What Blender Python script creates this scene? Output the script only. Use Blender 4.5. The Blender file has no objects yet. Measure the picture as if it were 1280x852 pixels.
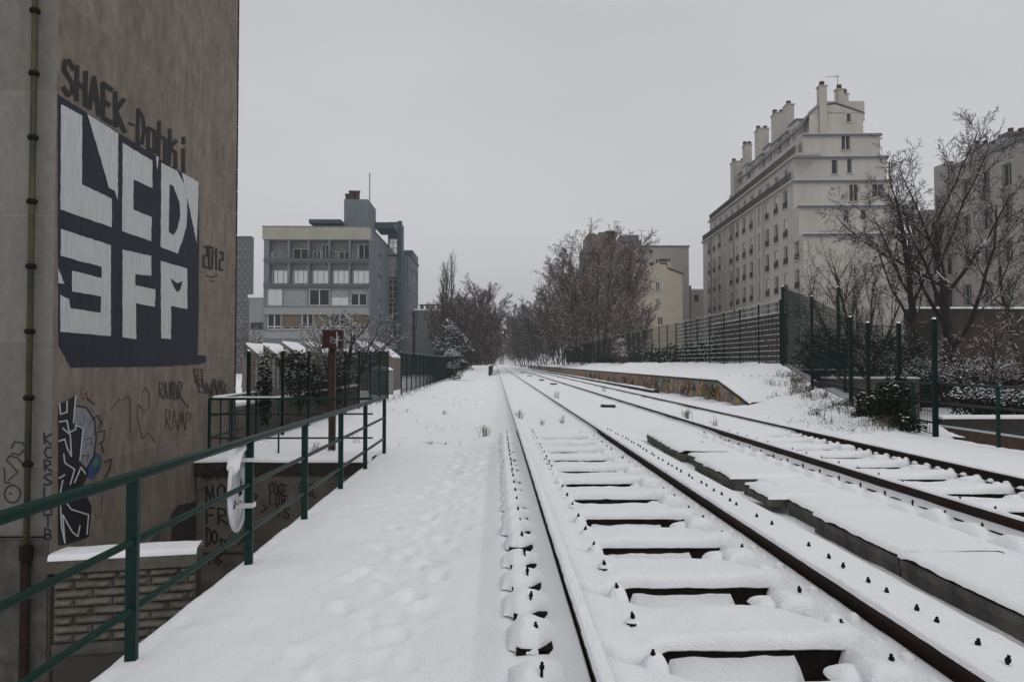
import bpy, math, random
import numpy as np
from mathutils import Vector, Matrix
R = math.radians
SC = bpy.context.scene
COL = SC.collection
rnd = random.Random(7)

# ------------------------------------------------------------------ camera
CAMZ = 1.58; F = 995.0
cd = bpy.data.cameras.new('camera'); cam = bpy.data.objects.new('camera', cd); COL.objects.link(cam)
cam.location = (0, 0, CAMZ); cam.rotation_euler = (R(90 + 1.554), 0, R(-1.15))
cd.sensor_width = 36; cd.lens = F / 1280 * 36; cd.clip_end = 5000; cd.clip_start = .05
SC.camera = cam
RM = cam.rotation_euler.to_matrix()
def ray(px, py): return RM @ Vector(((px - 640) / F, (426 - py) / F, -1))
def on_x(px, py, X): d = ray(px, py); t = X / d.x; return Vector((X, d.y * t, CAMZ + d.z * t))
def on_y(px, py, Y): d = ray(px, py); t = Y / d.y; return Vector((d.x * t, Y, CAMZ + d.z * t))

# ------------------------------------------------------------------ noise (numpy value noise)
_rs = np.random.RandomState(3); TAB = _rs.rand(256, 256)
def vn(x, y):
    x = np.asarray(x, float); y = np.asarray(y, float)
    xi = np.floor(x).astype(int); yi = np.floor(y).astype(int); fx = x - xi; fy = y - yi
    fx = fx * fx * fx * (fx * (fx * 6 - 15) + 10); fy = fy * fy * fy * (fy * (fy * 6 - 15) + 10)
    g = lambda a, b: TAB[a % 256, b % 256]
    return ((g(xi, yi) * (1 - fx) + g(xi + 1, yi) * fx) * (1 - fy) + (g(xi, yi + 1) * (1 - fx) + g(xi + 1, yi + 1) * fx) * fy) * 2 - 1
def fbm(x, y, o=3):
    s = 0; a = 1; t = 0
    for i in range(o):
        s = s + a * vn(x * 2 ** i + 17 * i, y * 2 ** i + 31 * i); t += a; a *= .5
    return s / t
def ss(a, b, x):
    t = np.clip((np.asarray(x, float) - a) / (b - a), 0, 1); return t * t * (3 - 2 * t)

# ------------------------------------------------------------------ materials
def mat(name, col, rough=.7, metal=0., var=0., vscale=3., bump=0., bscale=30., col2=None, col3=None, stretch=(1, 1, 1), spec=.3, detail=5):
    m = bpy.data.materials.new(name); m.use_nodes = True
    nt = m.node_tree; N = nt.nodes; L = nt.links; b = N['Principled BSDF']
    b.inputs['Roughness'].default_value = rough; b.inputs['Metallic'].default_value = metal
    b.inputs['Specular IOR Level'].default_value = spec
    tc = N.new('ShaderNodeTexCoord'); mp = N.new('ShaderNodeMapping'); mp.inputs['Scale'].default_value = stretch
    L.new(tc.outputs['Object'], mp.inputs['Vector'])
    if var or col2:
        n = N.new('ShaderNodeTexNoise'); n.inputs['Scale'].default_value = vscale; n.inputs['Detail'].default_value = detail
        n.inputs['Roughness'].default_value = .65
        L.new(mp.outputs['Vector'], n.inputs['Vector'])
        r = N.new('ShaderNodeValToRGB'); e = r.color_ramp.elements
        c2 = col2 or tuple(c * (1 - var) for c in col); 
        e[0].position = .35; e[0].color = (*c2, 1); e[1].position = .65; e[1].color = (*col, 1)
        if col3: x = e.new(.8); x.color = (*col3, 1)
        L.new(n.outputs['Fac'], r.inputs['Fac']); L.new(r.outputs['Color'], b.inputs['Base Color'])
    else: b.inputs['Base Color'].default_value = (*col, 1)
    if bump:
        n2 = N.new('ShaderNodeTexNoise'); n2.inputs['Scale'].default_value = bscale; n2.inputs['Detail'].default_value = 6
        bp = N.new('ShaderNodeBump'); bp.inputs['Strength'].default_value = bump; bp.inputs['Distance'].default_value = .02
        L.new(mp.outputs['Vector'], n2.inputs['Vector']); L.new(n2.outputs['Fac'], bp.inputs['Height']); L.new(bp.outputs['Normal'], b.inputs['Normal'])
    return m
M = {}
M['snow'] = mat('snow', (.84, .852, .872), .75, var=.04, vscale=1.3, bump=.6, bscale=85, spec=.2)
M['snow_far'] = mat('snow_far', (.83, .842, .862), .8, var=.03, spec=.2)
M['green'] = mat('green_paint', (.0035, .026, .019), .45, vscale=16, col2=(.0025, .017, .013), bump=.12, bscale=90, spec=.16, detail=9)
M['greendark'] = mat('green_fence_paint', (.003, .013, .011), .55, var=.3, vscale=5, spec=.1)
M['rail'] = mat('rusty_rail', (.032, .016, .011), .7, vscale=9, col2=(.014, .009, .008), col3=(.06, .026, .014), bump=.3, bscale=60, stretch=(1, .35, 1), spec=.08, detail=9)
M['timber'] = mat('dark_timber', (.016, .011, .009), .85, var=.5, vscale=9, bump=.4, bscale=30, spec=.05)
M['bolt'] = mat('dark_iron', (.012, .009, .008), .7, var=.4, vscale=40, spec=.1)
M['rust'] = mat('rust', (.085, .042, .03), .8, vscale=16, col2=(.03, .024, .026), col3=(.17, .085, .05), bump=.3)
M['rustred'] = mat('red_rusty_sheet', (.055, .015, .011), .7, vscale=14, col2=(.02, .009, .008), bump=.2)
M['concrete'] = mat('old_concrete', (.10, .095, .083), .9, var=.6, vscale=4, bump=.5, bscale=40)
M['darkconc'] = mat('stained_concrete', (.15, .135, .115), .9, vscale=2.2, col2=(.065, .056, .048), bump=.5, bscale=25)
M['coping'] = mat('wet_coping', (.036, .031, .027), .85, var=.5, vscale=6, bump=.4)
M['stone'] = mat('rough_stone', (.175, .155, .13), .9, var=.5, vscale=3.5, bump=1.0, bscale=14, detail=8)
M['mortar'] = mat('dark_mortar', (.05, .043, .036), .95, bump=.3)
M['brick'] = mat('brown_brick', (.052, .04, .034), .9, var=.45, vscale=2, spec=.1)
M['brownwall'] = mat('brown_render', (.12, .075, .055), .9, var=.3, vscale=3)
M['bark'] = mat('dark_bark', (.022, .017, .015), .9, var=.4, vscale=8, bump=.4)
M['twig'] = mat('red_brown_twigs', (.085, .052, .045), .9, var=.3)
M['twiggrey'] = mat('grey_twigs', (.075, .062, .058), .9, var=.3)
M['twigred'] = mat('reddish_twigs', (.125, .082, .072), .9, var=.3)
M['twigdark'] = mat('dark_twigs', (.04, .03, .026), .9, var=.3)
M['dullwall'] = mat('dull_brown_wall', (.10, .09, .078), .9, var=.4, vscale=1.5, spec=.1)
M['seed'] = mat('brown_seed_clusters', (.07, .04, .032), .9)
M['leaf'] = mat('dark_ivy', (.012, .019, .008), .7, var=.5, vscale=5, spec=.08)
M['conifer'] = mat('conifer_green', (.03, .042, .034), .8, var=.4, vscale=3)
M['drygrass'] = mat('dry_grass', (.16, .13, .085), .9, var=.4)
M['black'] = mat('black_paint', (.012, .012, .014), .6)
M['tagfade'] = mat('faded_black_paint', (.034, .029, .027), .7)
M['navy'] = mat('navy_paint', (.020, .024, .038), .75, var=.3, vscale=2.5, stretch=(1, 3, .5))
M['white'] = mat('white_paint', (.53, .54, .545), .8, vscale=5, col2=(.40, .41, .415), stretch=(1, 6, .5))
M['palepaint'] = mat('pale_blue_grey_paint', (.24, .25, .28), .8, var=.4, vscale=9)
M['blue'] = mat('blue_paint', (.03, .06, .16), .7, var=.3); M['gpaint'] = mat('green_spray', (.05, .16, .07), .7, var=.4)
M['redpaint'] = mat('red_spray', (.18, .05, .04), .8, var=.3)
M['signwhite'] = mat('white_sign_enamel', (.62, .63, .65), .4, var=.15, vscale=8)
M['glass'] = mat('window_glass', (.016, .019, .022), .3, spec=.22)
M['glassb'] = mat('reflecting_glass', (.62, .63, .64), .08, metal=.9)
M['frame'] = mat('white_frame', (.5, .5, .48), .6)
M['iron'] = mat('black_railing', (.022, .022, .024), .6)
M['bluegrey'] = mat('blue_grey_render', (.150, .175, .195), .85, var=.18, vscale=.6)
M['teal'] = mat('teal_cladding', (.04, .075, .085), .6, var=.2)
M['cream'] = mat('cream_parapet', (.33, .32, .27), .85, var=.15, vscale=.7)
M['palegrey'] = mat('pale_grey_panel', (.27, .275, .275), .8, var=.15)
M['brownblind'] = mat('brown_blind', (.13, .10, .065), .8, var=.2)
M['facade'] = mat('cream_stone_facade', (.45, .418, .378), .9, vscale=.5, col2=(.37, .343, .308), stretch=(1, 1, .35))
M['facade2'] = mat('grey_beige_facade', (.30, .278, .255), .9, var=.2, vscale=.4)
M['yellowrender'] = mat('yellow_cream_render', (.47, .41, .32), .9, vscale=.5, col2=(.41, .355, .275))
M['beige'] = mat('beige_render', (.38, .35, .32), .9, var=.12, vscale=.3)
M['redbrick'] = mat('red_brown_brick', (.19, .152, .138), .9, var=.3)
M['zinc'] = mat('zinc_roof', (.12, .13, .145), .5, var=.2)
M['clay'] = mat('dark_chimney_pot', (.055, .03, .024), .8, var=.4)
M['steelgrey'] = mat('steel_grey', (.10, .105, .11), .6, var=.3)
M['tan'] = mat('tan_render', (.17, .14, .12), .9, var=.3)
M['tank'] = mat('grey_tank', (.23, .25, .26), .6, var=.2)
M['girder'] = mat('dark_girder', (.04, .045, .045), .7, var=.4)

def panel_mat(name, c1, c2, axis, w, h, off, seam, streak=2.0, fine=9, con=1.):
    m = bpy.data.materials.new(name); m.use_nodes = True
    nt = m.node_tree; N = nt.nodes; L = nt.links; b = N['Principled BSDF']; b.inputs['Roughness'].default_value = .9; b.inputs['Specular IOR Level'].default_value = .2
    g = N.new('ShaderNodeNewGeometry'); s = N.new('ShaderNodeSeparateXYZ'); L.new(g.outputs['Position'], s.inputs[0])
    def mth(op, a, v2=None):
        q = N.new('ShaderNodeMath'); q.operation = op
        if isinstance(a, float): q.inputs[0].default_value = a
        else: L.new(a, q.inputs[0])
        if v2 is not None:
            if isinstance(v2, float): q.inputs[1].default_value = v2
            else: L.new(v2, q.inputs[1])
        return q.outputs[0]
    def seamf(o, o0, size, wd):
        q = mth('MODULO', mth('ADD', mth('SUBTRACT', o, o0), size * 100.), size)
        q = mth('ABSOLUTE', mth('SUBTRACT', q, size / 2)); return mth('GREATER_THAN', q, size / 2 - wd)
    sv = seamf(s.outputs[axis], off[0], w, seam * .6); sh = seamf(s.outputs[2], off[1], h, seam)
    line = mth('MAXIMUM', mth('MULTIPLY', sv, .5), sh)
    n1 = N.new('ShaderNodeTexNoise'); n1.inputs['Scale'].default_value = 1.7; n1.inputs['Detail'].default_value = 9; n1.inputs['Roughness'].default_value = .7
    mp = N.new('ShaderNodeMapping'); mp.inputs['Scale'].default_value = (streak, streak, streak * .62); mp.inputs['Rotation'].default_value = (R(38), 0, 0)
    L.new(g.outputs['Position'], mp.inputs['Vector']); L.new(mp.outputs['Vector'], n1.inputs['Vector'])
    r = N.new('ShaderNodeValToRGB'); r.color_ramp.elements[0].color = (*c2, 1); r.color_ramp.elements[1].color = (*c1, 1)
    r.color_ramp.elements[0].position = .3; r.color_ramp.elements[1].position = .7
    L.new(n1.outputs['Fac'], r.inputs['Fac'])
    n2 = N.new('ShaderNodeTexNoise'); n2.inputs['Scale'].default_value = fine; n2.inputs['Detail'].default_value = 8
    L.new(mp.outputs['Vector'], n2.inputs['Vector'])
    r2 = N.new('ShaderNodeValToRGB'); lo_ = 1 - .24 * con; hi_ = 1 + .10 * con; r2.color_ramp.elements[0].color = (lo_, lo_, lo_, 1); r2.color_ramp.elements[1].color = (hi_, hi_, hi_, 1)
    r2.color_ramp.elements[0].position = .35; r2.color_ramp.elements[1].position = .7
    L.new(n2.outputs['Fac'], r2.inputs['Fac'])
    mx = N.new('ShaderNodeMix'); mx.data_type = 'RGBA'; mx.blend_type = 'MULTIPLY'; mx.inputs[0].default_value = 1
    L.new(r.outputs['Color'], mx.inputs[6]); L.new(r2.outputs['Color'], mx.inputs[7])
    mx2 = N.new('ShaderNodeMix'); mx2.data_type = 'RGBA'; L.new(mth('MULTIPLY', line, .42), mx2.inputs[0])
    L.new(mx.outputs[2], mx2.inputs[6]); mx2.inputs[7].default_value = (.27, .245, .21, 1)
    def cell(o, o0, size): return mth('FLOOR', mth('DIVIDE', mth('SUBTRACT', o, o0), size))
    cv = N.new('ShaderNodeCombineXYZ'); L.new(cell(s.outputs[axis], off[0], w), cv.inputs[0]); L.new(cell(s.outputs[2], off[1], h), cv.inputs[1])
    wn = N.new('ShaderNodeTexWhiteNoise'); L.new(cv.outputs[0], wn.inputs['Vector'])
    mp3 = N.new('ShaderNodeMapping'); mp3.inputs['Scale'].default_value = (5, 5, .22); L.new(g.outputs['Position'], mp3.inputs['Vector'])
    n3 = N.new('ShaderNodeTexNoise'); n3.inputs['Scale'].default_value = 1.; n3.inputs['Detail'].default_value = 5; L.new(mp3.outputs['Vector'], n3.inputs['Vector'])
    st_ = N.new('ShaderNodeMapRange'); st_.inputs[1].default_value = .3; st_.inputs[2].default_value = .62; st_.inputs[3].default_value = .90; st_.inputs[4].default_value = 1.04; L.new(n3.outputs['Fac'], st_.inputs[0])
    fac = mth('MULTIPLY', st_.outputs[0], mth('ADD', mth('MULTIPLY', wn.outputs['Value'], .16), .93))
    sc_ = N.new('ShaderNodeVectorMath'); sc_.operation = 'SCALE'; L.new(mx2.outputs[2], sc_.inputs[0]); L.new(fac, sc_.inputs['Scale'])
    L.new(sc_.outputs[0], b.inputs['Base Color'])
    bp = N.new('ShaderNodeBump'); bp.inputs['Strength'].default_value = .35; bp.inputs['Distance'].default_value = .02
    L.new(n2.outputs['Fac'], bp.inputs['Height']); L.new(bp.outputs['Normal'], b.inputs['Normal'])
    return m
M['murwall'] = panel_mat('weathered_panel_wall', (.225, .188, .157), (.165, .137, .114), 1, 1.6, 1.36, (9.08, .36), .008, streak=1.3, fine=5)
M['frontwall'] = panel_mat('grey_front_wall', (.20, .188, .17), (.17, .16, .145), 0, 40., 1.41, (0., .42), .008, streak=.6, fine=24, con=.5)

def graffiti_mat():
    m = bpy.data.materials.new('sprayed_platform_wall'); m.use_nodes = True
    nt = m.node_tree; N = nt.nodes; L = nt.links; b = N['Principled BSDF']; b.inputs['Roughness'].default_value = .8
    g = N.new('ShaderNodeNewGeometry'); mp = N.new('ShaderNodeMapping'); mp.inputs['Scale'].default_value = (1, .9, .5)
    L.new(g.outputs['Position'], mp.inputs['Vector'])
    v = N.new('ShaderNodeTexNoise'); v.inputs['Scale'].default_value = 1.5; v.inputs['Detail'].default_value = 3
    L.new(mp.outputs['Vector'], v.inputs['Vector'])
    r = N.new('ShaderNodeValToRGB'); r.color_ramp.interpolation = 'CONSTANT'
    cs = [(0, (.06, .05, .05)), (.32, (.42, .17, .04)), (.38, (.22, .06, .05)), (.42, (.22, .22, .27)), (.46, (.08, .06, .06)), (.49, (.46, .27, .05)), (.53, (.24, .23, .25)), (.57, (.07, .15, .07)), (.61, (.22, .09, .10)), (.66, (.20, .14, .10))]
    e = r.color_ramp.elements; e[0].color = (*cs[0][1], 1); e[1].position = cs[1][0]; e[1].color = (*cs[1][1], 1)
    for p, c in cs[2:]: q = e.new(p); q.color = (*c, 1)
    L.new(v.outputs['Fac'], r.inputs['Fac'])
    n2 = N.new('ShaderNodeTexNoise'); n2.inputs['Scale'].default_value = 3.5; n2.inputs['Detail'].default_value = 3
    mp2 = N.new('ShaderNodeMapping'); mp2.inputs['Scale'].default_value = (1, 2.2, .5); L.new(g.outputs['Position'], mp2.inputs['Vector']); L.new(mp2.outputs['Vector'], n2.inputs['Vector'])
    r2 = N.new('ShaderNodeValToRGB'); r2.color_ramp.elements[0].position = .42; r2.color_ramp.elements[1].position = .5
    r2.color_ramp.elements[0].color = (.03, .03, .03, 1); L.new(n2.outputs['Fac'], r2.inputs['Fac'])
    mx = N.new('ShaderNodeMix'); mx.data_type = 'RGBA'; mx.blend_type = 'MULTIPLY'; mx.inputs[0].default_value = .55
    L.new(r.outputs['Color'], mx.inputs[6]); L.new(r2.outputs['Color'], mx.inputs[7]); L.new(mx.outputs[2], b.inputs['Base Color'])
    return m
M['graf'] = graffiti_mat()

# ------------------------------------------------------------------ mesh builder / objects
LOC = {}
def tag(o, label=None, cat=None, group=None, kind=None):
    if label: o['label'] = label
    if cat: o['category'] = cat
    if group: o['group'] = group
    if kind: o['kind'] = kind
    return o
def thing(name, loc, label, cat, group=None):
    o = bpy.data.objects.new(name, None); o.empty_display_size = .1; COL.objects.link(o); o.location = loc
    LOC[o] = Vector(loc); return tag(o, label, cat, group)
class MB:
    def __init__(s): s.v = []; s.f = []; s.m = []; s.mi = 0; s.cuts = []
    def brk(s):
        """what follows is a piece of its own"""
        if s.v: s.cuts.append((len(s.v), len(s.f)))
        return s
    def add(s, vs, fs):
        o = len(s.v); s.v += [tuple(p) for p in vs]
        for f in fs: s.f.append([i + o for i in f]); s.m.append(s.mi)
    def box(s, x0, x1, y0, y1, z0, z1):
        s.add([(x0, y0, z0), (x1, y0, z0), (x1, y1, z0), (x0, y1, z0), (x0, y0, z1), (x1, y0, z1), (x1, y1, z1), (x0, y1, z1)],
              [(0, 3, 2, 1), (4, 5, 6, 7), (0, 1, 5, 4), (1, 2, 6, 5), (2, 3, 7, 6), (3, 0, 4, 7)]); return s
    def obox(s, O, eu, en, u0, u1, n0, n1, z0, z1):
        P = lambda u, n, z: O + eu * u + en * n + Vector((0, 0, z))
        s.add([P(u0, n0, z0), P(u1, n0, z0), P(u1, n1, z0), P(u0, n1, z0), P(u0, n0, z1), P(u1, n0, z1), P(u1, n1, z1), P(u0, n1, z1)],
              [(0, 3, 2, 1), (4, 5, 6, 7), (0, 1, 5, 4), (1, 2, 6, 5), (2, 3, 7, 6), (3, 0, 4, 7)]); return s
    def tube(s, pts, rad, n=6, cap=True):
        pts = [Vector(p) for p in pts]
        if not isinstance(rad, (list, tuple)): rad = [rad] * len(pts)
        vs = []; fs = []
        for i, p in enumerate(pts):
            d = (pts[min(i + 1, len(pts) - 1)] - pts[max(i - 1, 0)])
            if d.length < 1e-9: d = Vector((0, 0, 1))
            d.normalize(); a = d.cross(Vector((.31, .17, .93)) if abs(d.z) < .85 else Vector((1, 0, .1))).normalized(); b = d.cross(a)
            for k in range(n):
                t = 2 * math.pi * k / n; vs.append(p + (a * math.cos(t) + b * math.sin(t)) * rad[i])
        for i in range(len(pts) - 1):
            for k in range(n): fs.append((i * n + k, i * n + (k + 1) % n, (i + 1) * n + (k + 1) % n, (i + 1) * n + k))
        if cap and n > 3: fs.append(tuple(range(n))[::-1]); fs.append(tuple(range((len(pts) - 1) * n, len(pts) * n)))
        s.add(vs, fs); return s
    def bar(s, p0, p1, w, h=None):
        return s.tube([p0, p1], (h or w) * .707, 4)
    def prism(s, poly, vec):
        vec = Vector(vec); n = len(poly); vs = [Vector(p) for p in poly] + [Vector(p) + vec for p in poly]
        s.add(vs, [tuple(range(n)), tuple(range(2 * n - 1, n - 1, -1))] + [(i, i + n, (i + 1) % n + n, (i + 1) % n) for i in range(n)]); return s
    def grid(s, X, Y, Z, flip=False):
        ny, nx = X.shape; vs = np.stack([X, Y, Z], -1).reshape(-1, 3)
        fs = []
        for j in range(ny - 1):
            for i in range(nx - 1):
                a = j * nx + i; q = (a, a + 1, a + nx + 1, a + nx); fs.append(q[::-1] if flip else q)
        s.add(vs.tolist(), fs); return s
    def leaf(s, p, size):
        a = Vector((rnd.gauss(0, 1), rnd.gauss(0, 1), rnd.gauss(0, 1))).normalized(); b = a.orthogonal().normalized()
        c = a.cross(b); p = Vector(p)
        s.add([p - b * size, p + c * size * .6, p + b * size, p - c * size * .6], [(0, 1, 2, 3)]); return s
    def build(s, name, mats, parent=None, smooth=False):
        if not isinstance(mats, (list, tuple)): mats = [mats]
        if s.cuts:
            cs = [(0, 0)] + s.cuts + [(len(s.v), len(s.f))]; o = None
            for (v0, f0), (v1, f1) in zip(cs, cs[1:]):
                if f1 == f0: continue
                q = MB(); q.v = s.v[v0:v1]; q.f = [[i - v0 for i in f] for f in s.f[f0:f1]]; q.m = s.m[f0:f1]; o2 = q.build(name, mats, parent, smooth); o = o or o2
            return o
        off = Vector((0, 0, 0)); p = parent
        if p is not None: off = LOC[p]
        me = bpy.data.meshes.new(name)
        V = [(x - off.x, y - off.y, z - off.z) for x, y, z in s.v]
        me.from_pydata(V, [], s.f)
        for m in mats: me.materials.append(m)
        if len(mats) > 1: me.polygons.foreach_set('material_index', s.m)
        if smooth: me.polygons.foreach_set('use_smooth', [True] * len(s.f))
        me.validate(); me.update()
        o = bpy.data.objects.new(name, me); COL.objects.link(o)
        if parent is not None: o.parent = parent
        LOC[o] = off; return o
def copy_tree(o, parent=None, skip=()):
    c = o.copy(); COL.objects.link(c)
    if parent is not None: c.parent = parent
    for ch in list(o.children):
        if ch not in skip: copy_tree(ch, c, skip)
    return c
ORD = ['first', 'second', 'third', 'fourth', 'fifth', 'sixth', 'seventh', 'eighth', 'ninth', 'tenth', 'eleventh', 'twelfth', 'thirteenth', 'fourteenth', 'fifteenth', 'sixteenth']

# ------------------------------------------------------------------ ground
PN_x = [-2.14, -2.10, -2.02, -1.85, -.6, -.12, .0, .05, .10, .26, .32, .388, .395, .5, .72, .84, 1.44, 1.60, 1.66, 1.72, 1.80, 1.895, 1.90, 1.96, 1.975, 2.03, 2.2, 2.42, 2.58, 2.70, 2.9, 3.3, 3.5, 3.62, 3.72, 4.06, 4.08, 4.20, 4.33, 4.45, 5.1, 5.16, 5.45, 5.58, 5.66, 5.70, 5.9, 6.4, 7.5, 7.95, 8.03, 8.07]
PN_z = [-.16, -.07, -.01, .0, .0, .06, .125, .142, .138, .142, .215, .285, .20, .05, .02, .03, .03, -.02, .0, .19, .245, .262, .20, .20, .33, .335, .305, .27, .19, .18, .33, .34, .30, .26, .19, .20, .22, .31, .22, .14, .145, .02, .10, .19, .25, .34, .29, .27, .25, .25, .20, .10]
PF_x = [-8, -2.1, -.5, 0, .35, .385, .47, .6, 1.2, 1.85, 1.895, 1.975, 2.2, 3.0, 3.9, 4.09, 4.18, 4.4, 5.0, 5.5, 5.6, 5.69, 6.0, 7.0, 7.5, 20]
PF_z = [-.0, .0, .0, .07, .22, .27, .33, .285, .275, .27, .28, .345, .29, .28, .265, .26, .335, .29, .28, .275, .275, .345, .29, .27, .28, .28]
FX = ([14.1, 30, 31, 400], [7.85, 10.8, 10.8, 10.8])
FZ = ([13.0, 14.1, 19.7, 24.3, 30, 35, 400], [.25, .25, .55, .88, 1.5, 1.56, 1.56])
PZ = ([23.4, 26.4, 400], [.42, 1.02, 1.02])
foot = []
fr = random.Random(5)
for trail, (xa, xb) in enumerate([(-.75, -.35), (-1.0, -.55), (-.62, -.2)]):
    y = 2.6 + .2 * trail
    k = 0
    while y < 14:
        t = (y - 2.6) / 12
        foot.append((xa + (xb - xa) * t + (.11 if k % 2 else -.11) + fr.gauss(0, .03), y, fr.uniform(.014, .03), fr.gauss(.1, .25)))
        y += fr.uniform(.34, .45); k += 1
for i in range(60): foot.append((fr.gauss(-.95, .4), fr.uniform(4.2, 10.5), fr.uniform(.003, .009), fr.gauss(0, .6)))
def ground_h(x, y):
    x = np.asarray(x, float); y = np.asarray(y, float)
    a = np.interp(x, PN_x, PN_z); b = np.interp(x, PF_x, PF_z)
    t = ss(14.3, 15.6, y); z = a * (1 - t) + b * t
    xf = np.interp(y, *FX); zf = np.interp(y, *FZ)
    s1 = .27 + (zf - .27) * ss(6.3, 1, 0) if False else .27 + (zf - .27) * np.clip((x - 6.4) / np.maximum(xf - 6.4, .5), 0, 1) ** 1.2
    pz = np.interp(y, *PZ)
    s2 = np.where(x > 7.5, pz + (zf - pz) * np.clip((x - 7.9) / 2.9, 0, 1), z)
    e = np.where((y > 13.9) & (x > 6.4), np.where(y < 23.4, np.maximum(z, s1), s2), z)
    ro = np.where((y > 14.2) & (y < 60), 1., 0.)
    e = e + np.clip(ss(0, 1.5, y - 13.5), 0, 1) * np.where(x < 0, .035 * fbm(x * 1.1, y * .9) * ss(-5, -2, x) + .02 * fbm(x * 3, y * 3, 2), np.where(x > 6.4, .11 * fbm(x * 1.5 + 9, y * 1.3, 5) * ss(6.4, 7.6, x), .022 * fbm(x * 1.6, y * .8 + 40)))
    rd = np.where((np.abs(x - .43) < .14) | (np.abs(x - 1.94) < .14) | (np.abs(x - 4.14) < .14) | (np.abs(x - 5.64) < .14), .35, 1.)
    dm = ss(-1.5, -1.1, x) * ss(-.05, -.35, x) * ss(3.2, 4.5, y) * ss(12.5, 9, y)
    e = e + dm * .016 * (np.abs(fbm(x * 4.2 + 3, y * 3.2 + 8, 4)) ** .8 - .25)
    e = e + rd * (.012 * fbm(x * 2.2, y * 1.7 + 5) + .010 * fbm(x * 6, y * 5, 4))
    return e
def fp(X, Y, Z):
    for (fx, fy, d, a) in foot:
        m = (np.abs(X - fx) < .3) & (np.abs(Y - fy) < .4)
        if not m.any(): continue
        dx = X[m] - fx; dy = Y[m] - fy; ca, sa = math.cos(a), math.sin(a)
        u = (dx * ca + dy * sa) / .06; w = (-dx * sa + dy * ca) / .135; q = u * u + w * w
        Z[m] += -d * np.exp(-q ** 2.6) + d * .35 * np.exp(-(np.sqrt(q) - 1.55) ** 2 * 6)
    return Z
def grid_obj(name, xs, ys, right=False, material='snow', feet=False):
    X, Y = np.meshgrid(xs, ys)
    if right:   # last columns stretched to just past the fence
        t = np.clip((X - 7.6) / 1.0, 0, 1); xf = np.interp(Y, *FX) + .55
        X = np.where(X > 7.6, 7.6 + (xf - 7.6) * t, X)
    Z = ground_h(X, Y)
    if feet: Z = fp(X, Y, Z)
    if right: Z[:, -1] -= 1.8
    mb = MB(); mb.grid(X, Y, Z); return tag(mb.build(name, M[material], None, True), kind='structure')
xs = np.unique(np.round(np.concatenate([np.arange(-2.14, 2.6, .03), np.arange(2.6, 8.07, .045), PN_x]), 4))
ys = np.concatenate([np.arange(-4, 2.2, .3), np.arange(2.2, 14.1, .04)])
grid_obj('deck_snow_ground', xs, ys, feet=True)
xs = np.unique(np.concatenate([np.arange(-8, 7.6, .12), [x for x in PF_x if x < 7.4], [7.49, 7.515, 7.6], 7.6 + np.linspace(.03, 1, 26)]))
grid_obj('snowy_ground', xs, np.concatenate([np.arange(14.06, 34, .09), np.arange(34, 70, .3)]), right=True)
grid_obj('distant_snowy_ground', np.unique(np.concatenate([np.arange(-8, 7.6, .4), [x for x in PF_x if x < 7.4], [7.49, 7.515, 7.6], 7.6 + np.linspace(.1, 1, 8)])), np.concatenate([np.arange(69.9, 200, 2), np.arange(200, 700, 20)]), right=True, material='snow_far')
def sheet(name, x0, x1, y0, y1, z, m='snow_far', n=40, amp=.05):
    X, Y = np.meshgrid(np.linspace(x0, x1, n), np.linspace(y0, y1, n)); mb = MB(); mb.grid(X, Y, z + amp * fbm(X * .3, Y * .3)); return tag(mb.build(name, M[m], None, True), kind='structure')
sheet('street_ground', -2500, 2500, -500, 4000, -5.2, n=12, amp=0)
sheet('left_yard_ground', -90, -7.9, 15.4, 700, -.35)
sheet('right_yard_ground', 11.25, 120, 30.5, 700, 1.3)
sheet('garden_ground', 10.0, 60, 20.6, 30.5, -.15)
mb = MB(); mb.box(-2.06, 8.0, -6, 13.3, -1.3, -.17); mb.box(-2.06, -1.9, -6, 13.3, -1.9, -1.3); mb.box(7.85, 8.0, -6, 13.3, -1.9, -1.3)
tag(mb.build('bridge_deck', M['girder']), 'dark steel bridge deck under the snowy tracks, crossing the street', 'bridge')

# ------------------------------------------------------------------ rails
XC = [.427, 1.936, 4.136, 5.643]
ZT = .35
def rail_obj(xc, label, thick):
    root = thing('rail', (xc, 0, .195), label, 'rail', 'running rails of the two tracks')
    p = [(-.07, .195), (.07, .195), (.07, .206), (.012, .225), (.010, .30), (.034, .315), (.036, .342), (.026, .35), (-.026, .35), (-.036, .342), (-.034, .315), (-.010, .30), (-.012, .225), (-.07, .206)]
    mb = MB(); mb.prism([(xc + a, -4, b) for a, b in p], (0, 260, 0)); mb.build('steel_profile', M['rail'], root)
    yy = np.concatenate([np.arange(-4, 2.4, .3), np.arange(2.4, 16, .025), np.arange(16, 60, .12), np.arange(60, 250, 2.)])
    k = np.linspace(-1, 1, 9)
    K, Y = np.meshgrid(k, yy)
    wl = .036 + .004 * fbm(Y * 9 + xc * 7, K * 0 + 3, 3); th = thick * (1 + .25 * fbm(Y * 2 + xc, K * 0, 3)) + .004 * fbm(Y * 14, K * 3, 2)
    prof = np.maximum(0, 1 - np.abs(K) ** 4) ** .5
    Xg = xc + K * wl; Zg = ZT - .004 + th * prof
    m2 = MB(); m2.grid(Xg, Y, Zg); m2.build('snow_cap', M['snow'], root, True)
rail_obj(XC[0], 'left rail of the near track, nearly buried in snow', .022)
rail_obj(XC[1], 'right rail of the near track, bare brown side beside the open sleepers', .024)
rail_obj(XC[2], 'left rail of the far track, dark side behind the concrete troughs', .02)
rail_obj(XC[3], 'right rail of the far track, nearest to the platform', .02)

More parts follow.
